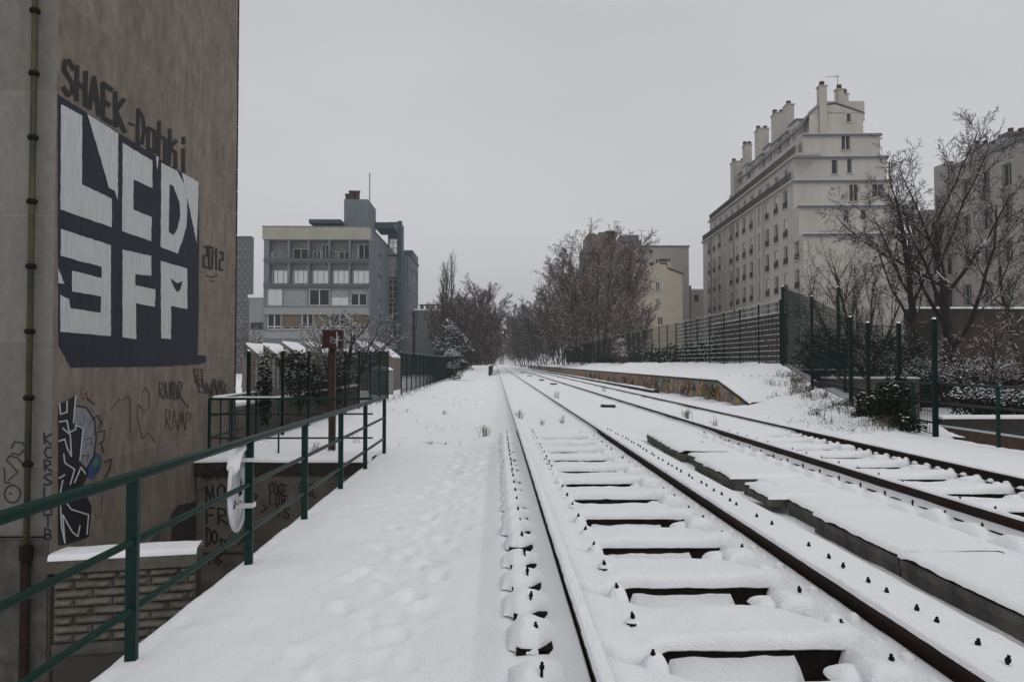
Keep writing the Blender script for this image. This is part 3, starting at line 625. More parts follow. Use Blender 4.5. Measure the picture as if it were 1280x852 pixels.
# ------------------------------------------------------------------ left abutment (far side of the street)
AY = 13.35
def pa(px, py, lift=.004): return on_y(px, py, AY - lift)
ab = thing('bridge_abutment', (-3.5, AY, -5.2), 'graffiti covered concrete bridge abutment with snowy top on the left', 'abutment')
zt = -.07
MB().box(-4.96, -2.0, AY + .001, 14.3, -5.2, zt - .2).build('wall', M['darkconc'], ab)
MB().box(-4.98, -2.0, AY - .05, 14.3, zt - .2, zt).build('coping', M['coping'], ab)
X, Y = np.meshgrid(np.linspace(-4.99, -2.06, 60), AY - .07 + (.5 - .5 * np.cos(np.pi * np.linspace(0, .5, 24))) * 2 * .9)
pr = np.sqrt(np.clip(1 - (1 - np.clip((Y - AY + .07) / .08, 0, 1)) ** 2, 0, 1)); Z = zt - .003 + pr * (.085 + .02 * fbm(X * 2, Y * 2)); Z += .22 * np.exp(-((X + 4.3) / .45) ** 2 - ((Y - 14.1) / .5) ** 2)
mb = MB(); mb.grid(X, Y, Z); mb.build('snow_cap', M['snow'], ab, True)
q = Paint(pa); q.text('MO', [(255, 608), (283, 604), (284, 624), (256, 632)], 2.4, .005, .2, .5); q.text('FR', [(255, 634), (285, 636), (285, 655), (256, 654)], 2.2, .005, .2, .6); q.text('DO', [(257, 658), (272, 664), (272, 678), (257, 682)], 2.2, .005, .15, .6); q.text('18', [(256, 690), (278, 690), (278, 706), (256, 706)], 2., .005, .2, .8); q.text('B', [(275, 672), (284, 674), (284, 690), (275, 690)], 2., .005, .15, .6)
q.build('black_letters', M['black'], ab)
q = Paint(lambda x, y, l=.004: on_y(x, y, AY - .05 - l)); q.text('SAM', [(252, 586), (284, 584), (284, 596), (252, 597)], 2.6, .005, .15, .5); q.build('coping_letters', M['black'], ab)
q = Paint(pa); q.text('OXE', [(336, 602), (360, 606), (360, 620), (336, 614)], 1.7, .005, .2, .8); q.text('LOB', [(336, 612), (358, 618), (358, 634), (336, 630)], 1.5, .005, .2, .8); q.text('TS', [(344, 634), (364, 634), (362, 648), (344, 644)], 1.5, .005, .2, .7); q.mb.brk(); q.text('OXL', [(372, 602), (396, 606), (396, 622), (374, 616)], 1.5, .005, .2, .8)
q.mb.brk(); q.stroke([(318, 624), (322, 620), (318, 616)], 1.6, .005); q.mb.brk(); q.stroke([(326, 640), (334, 634), (328, 630)], 1.4, .005); q.mb.brk(); q.stroke([(298, 680), (306, 672), (302, 666)], 2, .005)
q.build('small_tag', M['black'], ab)
MB().tube([(-4.9, AY - .03, on_y(280, 690, AY).z), (-2.1, AY - .03, on_y(280, 688, AY).z)], .015, 6).build('cable', M['rust'], ab)
rb = MB().box(7.95, 8.45, 13.6, 16, -5.2, .05); rb.box(7.3, 8.1, 13.3, 14.05, -5.2, .1)
tag(rb.build('bridge_abutment', M['darkconc']), 'concrete bridge abutment under the right railing', 'abutment')

# ------------------------------------------------------------------ railings
def railing(name, label, posts, x, y0, y1, H, rails, zfun, pw_=.06, top_r=.03):
    root = thing(name, (x, (y0 + y1) / 2, 0), label, 'railing')
    for y in posts:
        z = zfun(y); MB().box(x - pw_ / 2, x + pw_ / 2, y - pw_ * .3, y + pw_ * .3, z - .25, z + H - .01).build('post', M['green'], root)
    for i, h in enumerate(rails):
        MB().tube([(x, y0, zfun(y0) + h), (x, y1, zfun(y1) + h)], top_r if i == 0 else .02, 10).build('rail', M['green'], root, True)
    return root
pY = [1.95, 4.35 - .42, 0, 0]
def zb0(py): return CAMZ / ((py - 453) / F)
pys = [815, 700, 645, 609, 584.5, 565.5]
LP = [on_x(0, 0, 1)] and [(.0 + F * (CAMZ - 0.0) / (v - 453)) for v in pys]
lr = railing('railing', 'long green three bar railing along the left edge of the snowy bridge', [LP[0] - 1.98] + LP, -1.95, -1.5, LP[-1], .985, [.97, .62, .26], lambda y: 0.0)
# landing railing beside the mural wall
root = thing('railing', (-3.9, 13.6, 0), 'green corner railing on the landing beside the mural wall', 'railing')
Yl = 13.75
for px in (262, 276, 287.5, 348.5):
    x = on_y(px, 520, Yl).x; th = .05 if px in (262,) else .022
    MB().box(x - th / 2, x + th / 2, Yl - .02, Yl + .02, -.1, .97).build('post', M['green'], root)
xl = on_y(262, 520, Yl).x; xr = on_y(466, 520, Yl).x
for h in (.96, .70, .29): MB().tube([(xl, Yl, h), (xr, Yl, h)], .022 if h > .9 else .015, 8).build('rail', M['green'], root)
for i, yy in enumerate((14.9, 16.4)): MB().box(xl - .02, xl + .02, yy - .03, yy + .03, -.1, .97).build('post', M['green'], root)
for h in (.96, .66, .30): MB().tube([(xl, Yl, h), (xl, 16.4, h)], .02, 8).build('rail', M['green'], root)
sn = MB(); sn.tube([(xl + .05, Yl, .985), (xl + 1.2, Yl, .985)], .018, 6); sn.tube([(xl, Yl + .2, .985), (xl, 16.3, .985)], .02, 6); sn.build('snow', M['snow'], root)
# right railing
zR = lambda y: .24
railing('railing', 'green railing on the right edge of the bridge beside the ivy', [8.4, 10.4, 12.4, 14.95, 15.3], 7.9, 6.4, 16.3, .98, [.96, .62, .26], zR, .055, .024)

# round sign back strapped on the second post
sx = -2.03; c = on_x(296, 608, sx); rs = .335
sg = thing('round_sign', (sx, c.y, 0), 'round white sign seen edge on, strapped to a left railing post', 'sign')
tilt = R(7); nx = Vector((math.cos(tilt), math.sin(tilt), 0)); ty = Vector((-math.sin(tilt), math.cos(tilt), 0))
def sp(r, a, n): return c + ty * (r * math.cos(a)) + Vector((0, 0, r * math.sin(a))) + nx * n
mb = MB(); n = 40
vs = [sp(rs - .01, 2 * math.pi * i / n, -.002) for i in range(n)] + [sp(rs - .01, 2 * math.pi * i / n, -.008) for i in range(n)]
mb.add(vs, [tuple(range(n)), tuple(range(2 * n - 1, n - 1, -1))]); disc = mb.build('sign_plate', M['signwhite'], sg)
mb = MB(); mb.tube([sp(rs, 2 * math.pi * i / n, .012) for i in range(n + 1)], .016, 8, False); mb.build('rim', M['signwhite'], sg, True)
mb = MB(); mb.tube([sp(rs - .03, a, .02) for a in np.linspace(R(25), R(155), 14)], [.01] + [.05] * 12 + [.01], 8); mb.tube([sp(.2, R(60), .03), sp(.12, R(20), .06), sp(.1, R(-10), .07)], [.03, .05, .03], 8); mb.build('snow', M['snow'], sg, True)
yq = LP[1]; mb = MB(); mb.box(sx - .01, -1.91, yq - .045, yq + .045, .44, .475); mb.brk(); mb.box(sx - .01, -1.91, yq - .045, yq + .045, .80, .83); mb.build('strap', M['signwhite'], sg)
mb = MB()
for k in range(9):
    a0 = rnd.uniform(-2.6, .3); r0 = rnd.uniform(.05, .24); pts = [sp(r0 + rnd.uniform(-.05, .05), a0 + rnd.uniform(-.25, .25), .0015 + k * .0003) for _ in range(4)]
    mb.tube(pts, .006, 4)
mb.build('scribble', M['tagfade'], disc)

# ------------------------------------------------------------------ rusty signal post
base = Vector((on_y(415, 558, 15).x, 15, 0)); zt1 = on_y(415, 434, 15).z; zt2 = on_y(415, 413, 15).z
rp = thing('rusty_post', base, 'tall rusty steel post with a red rusty box on top', 'post')
mb = MB(); x, y = base.x, base.y
mb.box(x - .058, x - .043, y - .06, y + .06, -.1, zt1); mb.box(x + .043, x + .058, y - .06, y + .06, -.1, zt1); mb.box(x - .043, x + .043, y - .01, y + .01, -.1, zt1)
mb.build('column', M['rust'], rp)
bx0 = on_y(404.5, 424, 15).x; bx1 = on_y(429, 424, 15).x
bb = MB().box(bx0, bx1, y - .09, y + .06, zt1 - .01, zt2).build('box', M['rustred'], rp)
mb = MB(); mb.box(bx0 - .012, bx1 + .012, y - .105, y - .085, zt2 - .02, zt2 + .012); mb.brk(); mb.box(bx0 - .012, bx1 + .012, y - .105, y - .085, zt1 - .02, zt1 + .008); mb.build('box_edge', M['rust'], bb)
q = Paint(lambda px, py, l=.004: on_y(px, py, 15 - .09 - l)); q.stroke([(421, 415), (421.3, 433)], 1.5, .004); q.stroke([(417, 424), (427, 425)], 1., .005); q.stroke([(424, 420), (418, 429)], .8, .005); q.build('white_mark', M['white'], bb)
q = Paint(lambda px, py, l=.004: on_y(px, py, 15 - .09 - l)); q.text('GR', [(409, 420), (417, 421), (417, 429), (409, 428)], 1., .006, .2, .3); q.build('tag', M['palepaint'], bb)

# ------------------------------------------------------------------ fences
def fence(label, pts, ph=None, wire=.10, wt=.0045, snow=False, pwid=.06, hwire=.2, cat='fence'):
    """pts: (x,y,zbase,ztop)"""
    root = thing('mesh_fence', (pts[0][0], pts[0][1], pts[0][2]), label, cat)
    for (x, y, z0, z1) in pts:
        mb = MB(); mb.box(x - pwid / 2, x + pwid / 2, y - pwid / 2, y + pwid / 2, z0 - .3, z1); po = mb.build('post', M['greendark'], root)
        if snow is not None: MB().tube([(x, y, z1 - .005), (x, y, z1 + .03)], [pwid * .6, pwid * .25], 6).build('snow', M['snow_far'], po)
    for a, b in zip(pts, pts[1:]):
        A = Vector(a[:3]); B = Vector(b[:3]); L = math.hypot(b[0] - a[0], b[1] - a[1]); n = max(2, int(L / wire)); mb = MB(); sn = MB()
        ta = a[3] - .06; tb = b[3] - .06
        def P(t, h): return Vector((a[0] + (b[0] - a[0]) * t, a[1] + (b[1] - a[1]) * t, (a[2] + .05) * (1 - t) + (b[2] + .05) * t + h * ((ta - a[2] - .05) * (1 - t) + (tb - b[2] - .05) * t)))
        for i in range(1, n): mb.tube([P(i / n, 0), P(i / n, 1)], wt, 3)
        H = ta - a[2]; m = max(3, int(H / hwire))
        for j in range(m + 1):
            mb.tube([P(0, j / m), P(1, j / m)], wt * 1.5, 3)
            if snow:
                for q in range(6):
                    t0 = (q + rnd.uniform(0, .3)) / 6; t1_ = min(1, t0 + rnd.uniform(.08, .17))
                    sn.tube([P(t0, j / m) + Vector((0, 0, .012)), P(t1_, j / m) + Vector((0, 0, .012))], wt * 1.5 + .0015, 3)
        po = mb.build('mesh_panel', M['greendark'], root)
        if snow and sn.v: sn.build('snow', M['snow_far'], po)
    return root
pts = []
for i in range(30):
    y = 15.3 + 2.45 * i; 
    if y > 84: break
    if i == 9: 
        fence('green wire mesh fence on the left in front of the sawtooth shed', pts, wire=.07, wt=.005); pts = []; continue
    top = 1.8 + .32 * min(1, i / 8) if i < 10 else 2.1
    pts.append((-4.72, y, 0, top))
fence('green mesh fence receding on the left towards the snowy bush', pts)
pts = []
y = 30.0
while y < 125:
    pts.append((10.8, y, 1.56, 1.56 + 2.42)); y += 2.5
fence('green mesh fence with snowy wires on the bank above the platform', pts[:8], snow=True, wire=.10, wt=.006)
fence('long dark green mesh fence along the back of the platform', pts[7:25], snow=False, wire=.15, wt=.006, hwire=.4)
fence('distant dark end of the green platform fence below the big bare tree', pts[24:], snow=False, wire=.06, wt=.016)
RF = [(10.72, 29.5, 1.45, 4.42), (9.72, 24.3, .88, 3.62), (8.85, 19.7, .55, 2.72), (8.58, 18.2, .45, 2.5), (8.18, 16.0, .3, 2.38), (7.85, 14.1, .24, 2.36)]
fence('green mesh fence stepping down the snowy bank to the bridge', RF, wire=.075, wt=.0062, pwid=.075)
fence('tall green mesh panel across the top of the bank', [(10.85, 29.9, 1.5, 4.45), (12.98, 29.9, .5, 4.45), (15.0, 29.9, 0, 2.4)], wire=.08, wt=.005, pwid=.08)

# ------------------------------------------------------------------ platform
pf_ = thing('station_platform', (7.5, 60, 0), 'old railway platform with colourful graffiti along its low wall', 'platform')
mb = MB(); mb.box(7.42, 7.6, 26.4, 187, -.1, .93); mb.prism([(7.42, 26.4, -.1), (7.42, 26.4, .93), (7.42, 23.3, .36), (7.42, 22.9, .2), (7.42, 22.9, -.1)], (.18, 0, 0)); mb.build('edge_wall', M['graf'], pf_)
mb = MB(); mb.box(7.36, 7.66, 26.38, 187, .93, 1.0); mb.prism([(7.36, 26.4, .93), (7.36, 26.4, 1.0), (7.36, 23.1, .40), (7.36, 22.7, .2), (7.36, 22.9, .18), (7.36, 23.3, .34)], (.3, 0, 0)); mb.build('coping', M['coping'], pf_)
yy = np.concatenate([np.arange(23.0, 60, .15), np.arange(60, 188, 1.)]); k = np.linspace(0, 1, 9); K, Yg = np.meshgrid(k, yy)
zt_ = np.interp(Yg, [22.9, 26.4, 200], [.37, 1.0, 1.0]); Zg = zt_ - .004 + .055 * np.sqrt(np.clip(1 - (1 - np.clip(K / .35, 0, 1)) ** 2, 0, 1)) * (1 + .3 * fbm(Yg * 1.5, K))
mb = MB(); mb.grid(7.375 + .02 * fbm(Yg * 2, K * 0, 3) + K * .42, Yg, Zg); mb.build('snow_cap', M['snow'], pf_, True)
# tags on the platform wall
pp = lambda px, py, l=.004: on_x(px, py, 7.42 - l)
q = Paint(pp)
for i in range(46):
    y = 26.4 + rnd.random() ** 1.6 * 40; u = rnd.uniform(.3, .8)
    P3 = [Vector((7.414, y + rnd.uniform(-.5, .5), .3 + rnd.uniform(0, .55))) for _ in range(5)]
    q.mb.brk(); q.mb.tube(P3, .014, 3)
q.build('black_scribble', M['black'], pf_)
q = Paint(pp)
for i in range(26):
    y = 26.4 + rnd.random() ** 1.6 * 34
    P3 = [Vector((7.412, y + rnd.uniform(-.4, .4), .3 + rnd.uniform(0, .55))) for _ in range(4)]
    q.mb.brk(); q.mb.tube(P3, .022, 3)
M['yel'] = mat('yellow_spray', (.30, .19, .03), .8, var=.3); q.build('yellow_scribble', M['yel'], pf_)
# low snowy strip in front of the platform
mb = MB(); mb.box(6.75, 7.0, 34, 150, .1, .40); st = mb.build('kerb_strip', M['coping']); tag(st, 'low concrete strip with snow running along the foot of the platform', 'kerb')
yy = np.arange(34, 150, .4); K, Yg = np.meshgrid(np.linspace(0, 1, 7), yy); mb = MB(); mb.grid(6.74 + K * .27, Yg, .397 + .05 * np.sqrt(np.clip(1 - (2 * K - 1) ** 2, 0, 1)) * np.clip(.6 + .9 * fbm(Yg * .8, K * 0 + 2), 0, 1.3)); s_ = mb.build('snow_cap', M['snow'], None, True); s_.parent = st
mb = MB(); mb.prism([(-.85, 97, -.1), (-.85, 97, 1.15), (-.85, 160, 1.15), (-.85, 160, -.1)], (.25, 0, 0)); o = mb.build('platform_edge', M['coping']); tag(o, 'far low stone platform edge left of the near track', 'platform edge')
mb = MB(); mb.prism([(-.9, 84, -.1), (-.9, 97, 1.22), (-.9, 160, 1.22), (-.9, 160, -.1)], (-3.6, 0, 0)); mb.prism([(-.9, 97, 1.152), (-.9, 97, 1.22), (-.9, 160, 1.22), (-.9, 160, 1.152)], (.3, 0, 0)); s_ = mb.build('snow_cap', M['snow_far']); s_.parent = o

# ------------------------------------------------------------------ walls & garden at the right
mb = MB(); mb.box(11.2, 11.42, 6, 20.2, -5.2, -.03); o = mb.build('parapet_wall', M['brownwall']); tag(o, 'plain brown parapet wall with snow on top beyond the right railing', 'wall')
m2 = MB(); m2.box(11.19, 11.44, 6, 20.2, -.03, .03); s_ = m2.build('snow_cap', M['snow']); s_.parent = o
mb = MB(); mb.box(11.42, 24, 20.2, 20.45, -5.2, .14); o = mb.build('garden_wall', M['coping']); tag(o, 'dark garden retaining wall with snowy top behind the brown parapet', 'wall')
m2 = MB(); m2.box(11.42, 24, 20.18, 20.7, .14, .21); s_ = m2.build('snow_cap', M['snow']); s_.parent = o
mb = MB(); mb.box(18.9, 40, 36, 36.5, -.5, 4.05); o = mb.build('brick_wall', M['brick']); tag(o, 'high dark brown brick wall behind the big bare tree', 'wall')
m2 = MB(); m2.box(18.85, 40, 35.95, 36.55, 4.05, 4.12); s_ = m2.build('snow_cap', M['snow_far']); s_.parent = o
mb = MB(); mb.box(12.4, 12.7, 34.5, 45, 1.0, 3.75); o = mb.build('brown_wall', M['dullwall']); tag(o, 'dark brown wall behind the snowy platform fence', 'wall')
m2 = MB(); m2.box(12.38, 12.72, 34.5, 45, 3.75, 3.8); s_ = m2.build('snow_cap', M['snow_far']); s_.parent = o
mb = MB(); mb.prism([(10.0, 24.9, -1), (10.0, 24.9, 1.0), (10.0, 20, .8), (10, 20, -1)], (.25, 0, 0)); mb.box(10.3, 13.2, 24.6, 24.9, -1, 1.08); o = mb.build('stair_wall', M['darkconc']); tag(o, 'grey concrete stair wall with snow behind the stepped fence', 'wall')
m2 = MB(); m2.box(10.25, 13.2, 24.55, 24.95, 1.08, 1.14); s_ = m2.build('snow_cap', M['snow']); s_.parent = o
st = thing('stair_handrail', (10.2, 24, .9), 'green sloping stair handrail behind the stepped mesh fence', 'handrail')
for dz in (0, -.42): MB().tube([(10.7, 26.8, 2.05 + dz), (9.55, 20.3, 1.15 + dz)], .022, 6).build('rail', M['greendark'], st)
for t in (0, .33, .66, 1): x = 10.7 - 1.15 * t; y = 26.8 - 6.5 * t; z = 2.05 - .9 * t; MB().box(x - .025, x + .025, y - .025, y + .025, z - 1.1, z).build('post', M['greendark'], st)
# low wall behind the left fence + tank + shed
mb = MB(); mb.box(-5.3, -5.1, 15.6, 30, -.4, .72); o = mb.build('concrete_wall', M['darkconc']); tag(o, 'low grey concrete wall behind the left mesh fence', 'wall')
m2 = MB(); m2.box(-5.32, -5.08, 15.6, 30, .72, .77); s_ = m2.build('snow_cap', M['snow']); s_.parent = o
tk = thing('storage_tank', (-5.75, 40, -.3), 'rounded grey tank capped with snow behind the left fence', 'tank')
MB().tube([(-5.75, 40, -.3), (-5.75, 40, 1.1), (-5.75, 40, 1.25)], [.62, .62, .5], 20).build('body', M['tank'], tk, True)
mb = MB(); lump(mb, -5.75, 40, .6, .6, .2, 1.2); mb.build('snow_cap', M['snow'], tk, True)
sh = thing('sawtooth_shed', (-9, 45, -.3), 'low shed with a row of snowy sawtooth roofs on the left', 'shed')
teeth = [(308.5, 430), (329, 430), (354, 428), (382, 428), (414, 431), (446, 427), (468, 428)]
xs0 = on_y(303, 440, 45).x; xs1 = on_y(492, 440, 45).x
zr = on_y(330, 447, 45).z
MB().box(xs0, xs1, 45, 48.6, -.6, zr).build('wall', M['tan'], sh)
for i, (px, py) in enumerate(teeth):
    a = on_y(px, py, 45); nxt = teeth[i + 1][0] if i + 1 < len(teeth) else px + 24
    b = on_y(px + (nxt - px) * .92, 447, 45)
    t_ = MB(); t_.prism([(a.x, 45, zr), (a.x, 45, a.z), (b.x, 45, zr)], (0, 3.4, 0)); to = t_.build('roof_tooth', M['tan'], sh)
    s_ = MB(); s_.prism([(a.x - .03, 44.95, a.z), (a.x - .03, 44.95, a.z + .09), (b.x + .06, 44.95, zr + .08), (b.x + .06, 44.95, zr)], (0, 3.5, 0)); s_.build('snow', M['snow'], to)
mb = MB()
for i in range(14): x = on_y(320 + i * 5.4, 470, 44.9).x; mb.box(x - .06, x + .06, 44.93, 44.99, .1, zr - .1)
mb.build('white_slats', M['palegrey'], sh)

# ------------------------------------------------------------------ vegetation
UP = Vector((0, 0, 1))
def grow(out, p, d, L, r, lev, P, rg):
    q = P[lev]; n = q['n']; pts = [p.copy()]; rad = [r]; dirs = [d.copy()]
    for i in range(n):
        d = (d + Vector((rg.gauss(0, 1), rg.gauss(0, 1), rg.gauss(0, 1))) * q['wob'] + UP * q['up']).normalized()
        p = p + d * (L / n); pts.append(p.copy()); dirs.append(d.copy()); rad.append(max(q.get('rmin', .004), r * (1 - (1 - q['tip']) * (i + 1) / n)))
    out.append((lev, pts, rad))
    if lev + 1 < len(P):
        c = P[lev + 1]; cnt = c['cnt'] if isinstance(c['cnt'], int) else rg.randint(*c['cnt'])
        az = rg.uniform(0, 6.28)
        for k in range(cnt):
            t = c['t0'] + (c.get('t1', 1.0) - c['t0']) * ((k + rg.uniform(.1, .9)) / cnt); f = t * n; i = min(n - 1, int(f)); pp_ = pts[i].lerp(pts[i + 1], f - i)
            dd = dirs[min(i + 1, n)]; az += 2.4 + rg.gauss(0, .5); a = dd.orthogonal().normalized(); b = dd.cross(a)
            an = R(c['ang'] + rg.gauss(0, c.get('angv', 9)))
            cdir = (dd * math.cos(an) + (a * math.cos(az) + b * math.sin(az)) * math.sin(an)).normalized()
            ll = L * c['len'] * rg.uniform(.7, 1.2) * (1 - c.get('taper', .4) * t)
            rr = min(rad[i] * .8, max(c.get('rmin', .004), rad[i] * c['rad']))
            grow(out, pp_, cdir, ll, rr, lev + 1, P, rg)
def tree(name, label, base, H, P, seed, group=None, r0=.2, stems=None, mats=('bark', 'twig'), snow=.5, seeds=0, snow_rmin=.008, trunk_lev=1, seedsz=.05, cat='tree'):
    rg = random.Random(seed); out = []
    for (off, d, L, r) in (stems or [((0, 0), (0, 0, 1), H, r0)]):
        grow(out, Vector((base[0] + off[0], base[1] + off[1], base[2])), Vector(d).normalized(), L, r, 0, P, rg)
    root = thing(name, base, label, cat, group)
    tr = MB(); cr = MB(); sn = MB(); sd = MB(); mx = len(P) - 1
    for lev, pts, rad in out:
        (tr if lev <= trunk_lev else cr).tube(pts, rad, 8 if lev == 0 else 5 if lev == 1 else 3, False)
        if snow:
            for a, b, ra, rb_ in zip(pts, pts[1:], rad, rad[1:]):
                d = b - a
                if d.length < 1e-6 or abs(d.z) / d.length > .93 or rg.random() > snow: continue
                o = Vector((0, 0, 1)) * (ra * .6 + .003); rr = max(snow_rmin, min(.035, ra * .7)); sn.tube([a + o, b + o], rr, 3, False)
        if seeds and lev == mx and rg.random() < seeds:
            for _ in range(4): sd.leaf(pts[-1] + Vector((rg.gauss(0, .06), rg.gauss(0, .06), rg.gauss(-.04, .06))) * (seedsz / .05), seedsz)
    tr.build('trunk', M[mats[0]], root, True); cr.build('crown', M[mats[1]], root)
    if sn.v: sn.build('snow', M['snow_far'], root)
    if sd.v: sd.build('seed_clusters', M['seed'], root)
    return root
# big bare tree at the right
PB = [dict(n=8, wob=.06, up=.04, tip=.35), dict(cnt=9, t0=.26, ang=38, len=1.02, rad=.5, n=8, wob=.09, up=.04, tip=.22, taper=.45), dict(cnt=10, t0=.25, ang=38, len=.44, rad=.45, n=6, wob=.12, up=.03, tip=.35),
      dict(cnt=8, t0=.2, ang=40, len=.5, rad=.5, n=4, wob=.15, up=.02, tip=.5, rmin=.010), dict(cnt=6, t0=.2, ang=40, len=.5, rad=.6, n=3, wob=.18, up=.03, tip=.7, rmin=.0075)]
bt = on_y(1187, 478, 30)
tree('bare_tree', 'large dark bare tree with forked snowy trunk at the right', (bt.x, 30, -.1), 7.0, PB, 11, stems=[((0, 0), (.07, 0, 1), 7.2, .25)], r0=.25, mats=('bark', 'twigdark'), seeds=.16, snow=.22, seedsz=.028, snow_rmin=.004)
b2 = on_y(1160, 470, 31)
PB2 = [dict(n=8, wob=.05, up=.05, tip=.4), dict(cnt=6, t0=.35, ang=32, len=.6, rad=.5, n=6, wob=.12, up=.06, tip=.3), dict(cnt=8, t0=.25, ang=38, len=.5, rad=.5, n=5, wob=.14, up=.03, tip=.35), dict(cnt=7, t0=.2, ang=42, len=.45, rad=.5, n=4, wob=.16, up=.02, tip=.5, rmin=.007), dict(cnt=4, t0=.3, ang=40, len=.45, rad=.55, n=3, wob=.18, up=.03, tip=.6, rmin=.006)]
tree('bare_tree', 'leaning slender bare tree just left of the large forked one', (b2.x, 31, -.1), 7.2, PB2, 23, r0=.2, stems=[((0, 0), (-.34, 0, 1), 7.6, .17), ((.25, .2), (-.20, .1, 1), 6.8, .14)], seeds=.2, snow=.22, seedsz=.03, snow_rmin=.004)
b3 = on_y(1072, 470, 42)
PS = [dict(n=6, wob=.05, up=.03, tip=.4), dict(cnt=8, t0=.15, ang=30, len=.62, rad=.5, n=6, wob=.10, up=.08, tip=.3), dict(cnt=8, t0=.15, ang=30, len=.55, rad=.5, n=5, wob=.12, up=.07, tip=.4, rmin=.008), dict(cnt=7, t0=.15, ang=32, len=.5, rad=.55, n=4, wob=.14, up=.05, tip=.5, rmin=.007)]
tree('bare_tree', 'bushy many stemmed bare tree in front of the cream gable wall', (b3.x, 42, 0), 6, PS, 5, stems=[((0, 0), (-.05, 0, 1), 6.4, .13), ((.3, .2), (.2, .1, 1), 6., .11), ((-.3, 0), (-.34, 0, 1), 5.8, .11), ((-.1, -.3), (-.18, -.1, 1), 6.2, .11), ((.4, 0), (.42, 0, 1), 5.2, .1)], snow=.35, seeds=.04, snow_rmin=.006)
PL = [dict(n=5, wob=.08, up=.02, tip=.4), dict(cnt=7, t0=.2, ang=48, len=.6, rad=.5, n=5, wob=.12, up=.02, tip=.3), dict(cnt=7, t0=.15, ang=40, len=.5, rad=.5, n=4, wob=.14, up=.0, tip=.4, rmin=.007), dict(cnt=6, t0=.2, ang=38, len=.5, rad=.6, n=3, wob=.16, up=0, tip=.5, rmin=.006)]
for px, yy_, hh, sd_, lab in [(1232, 25.5, 2.6, 41, 'small low bare tree with snowy twigs in the right garden'), (1275, 27, 3.0, 42, 'snowy twiggy small tree at the right edge of the garden'), (1120, 27, 2.8, 43, 'snow dusted low tree behind the stepped mesh fence')]:
    b_ = on_y(px, 500, yy_); tree('small_tree', lab, (b_.x, yy_, -.15), hh, PL, sd_, r0=.06, stems=[((0, 0), (.1, 0, 1), hh, .06), ((.15, .1), (.6, .1, 1), hh * .9, .045), ((-.1, 0), (-.5, 0, 1), hh * .9, .045)], snow=.32, snow_rmin=.004)
b_ = on_y(1290, 420, 30); tree('bare_tree', 'dark bare tree leaning in from the right edge before the brick wall', (b_.x, 30, -.1), 4.8, PB2, 61, r0=.13, stems=[((0, 0), (-.25, 0, 1), 5.6, .12)], snow=.35, seeds=.15, seedsz=.028, snow_rmin=.005)
# left tree in front of the office block
b_ = on_y(428, 455, 36)
PO = [dict(n=5, wob=.06, up=.02, tip=.5), dict(cnt=9, t0=.25, ang=50, len=.85, rad=.5, n=6, wob=.09, up=.035, tip=.3, taper=.35), dict(cnt=9, t0=.15, ang=34, len=.5, rad=.5, n=5, wob=.12, up=.03, tip=.4, rmin=.008), dict(cnt=8, t0=.15, ang=36, len=.5, rad=.55, n=4, wob=.14, up=.03, tip=.5, rmin=.007)]
tree('bare_tree', 'wide bare tree with snowy branches in front of the office block', (b_.x, 36, -.3), 2.4, PO, 77, r0=.14, snow=.38, snow_rmin=.007, stems=[((0, 0), (.1, 0, 1), 3.2, .14), ((.3, .4), (.35, .2, 1), 3., .1), ((-.3, .3), (-.35, 0, 1), 3., .1)], mats=('bark', 'twiggrey'))
# ailanthus group behind the platform fence
PA = [dict(n=8, wob=.04, up=.02, tip=.35), dict(cnt=13, t0=.08, ang=28, len=.42, rad=.5, n=6, wob=.07, up=.05, tip=.4, rmin=.022), dict(cnt=9, t0=.1, ang=30, len=.5, rad=.6, n=4, wob=.10, up=.05, tip=.5, rmin=.017), dict(cnt=8, t0=.1, ang=32, len=.5, rad=.6, n=3, wob=.12, up=.05, tip=.6, rmin=.012)]
PF2 = [dict(n=6, wob=.05, up=.02, tip=.35), dict(cnt=12, t0=.06, ang=36, len=.45, rad=.5, n=5, wob=.09, up=.05, tip=.4, rmin=.03), dict(cnt=9, t0=.1, ang=34, len=.5, rad=.6, n=4, wob=.12, up=.04, tip=.5, rmin=.024), dict(cnt=11, t0=.1, ang=36, len=.55, rad=.6, n=2, wob=.12, up=.04, tip=.6, rmin=.022)]
def multi(px, Y, z0, topy, spread, n, seed):
    b = on_y(px, 440, Y); H = on_y(px, topy, Y).z - z0; rg = random.Random(seed); S = []
    for i in range(n):
        t = (i + .5) / n * 2 - 1; S.append(((t * spread * .35, rg.uniform(-1.5, 1.5)), (t * spread / H * .85 + rg.gauss(0, .04), rg.gauss(0, .12), 1), H * (.90 - .25 * abs(t) ** 1.7) * rg.uniform(.92, 1.05), H * .0065))
    return (b.x, Y, z0), H, S
b, H, S = multi(748, 88, 1.3, 294, 6.0, 11, 3); tree('bare_tree', 'big reddish bare tree with seed clusters above the platform fence', b, H, PA, 8, mats=('bark', 'twigred'), stems=S, seeds=.32, seedsz=.09, snow=.32, snow_rmin=.012)
b, H, S = multi(706, 102, 1.3, 340, 4.2, 9, 4); tree('bare_tree', 'shorter reddish bare tree at the left foot of the big one', b, H, PA, 9, mats=('bark', 'twigred'), stems=S, seeds=.2, seedsz=.10, snow=.25, snow_rmin=.012)
b, H, S = multi(788, 84, 1.3, 372, 3.0, 6, 14); tree('bare_tree', 'low spreading bare tree beside the yellow cream gable', b, H, PA, 19, mats=('bark', 'twigred'), stems=S, seeds=.06, seedsz=.08, snow=.3, snow_rmin=.012)
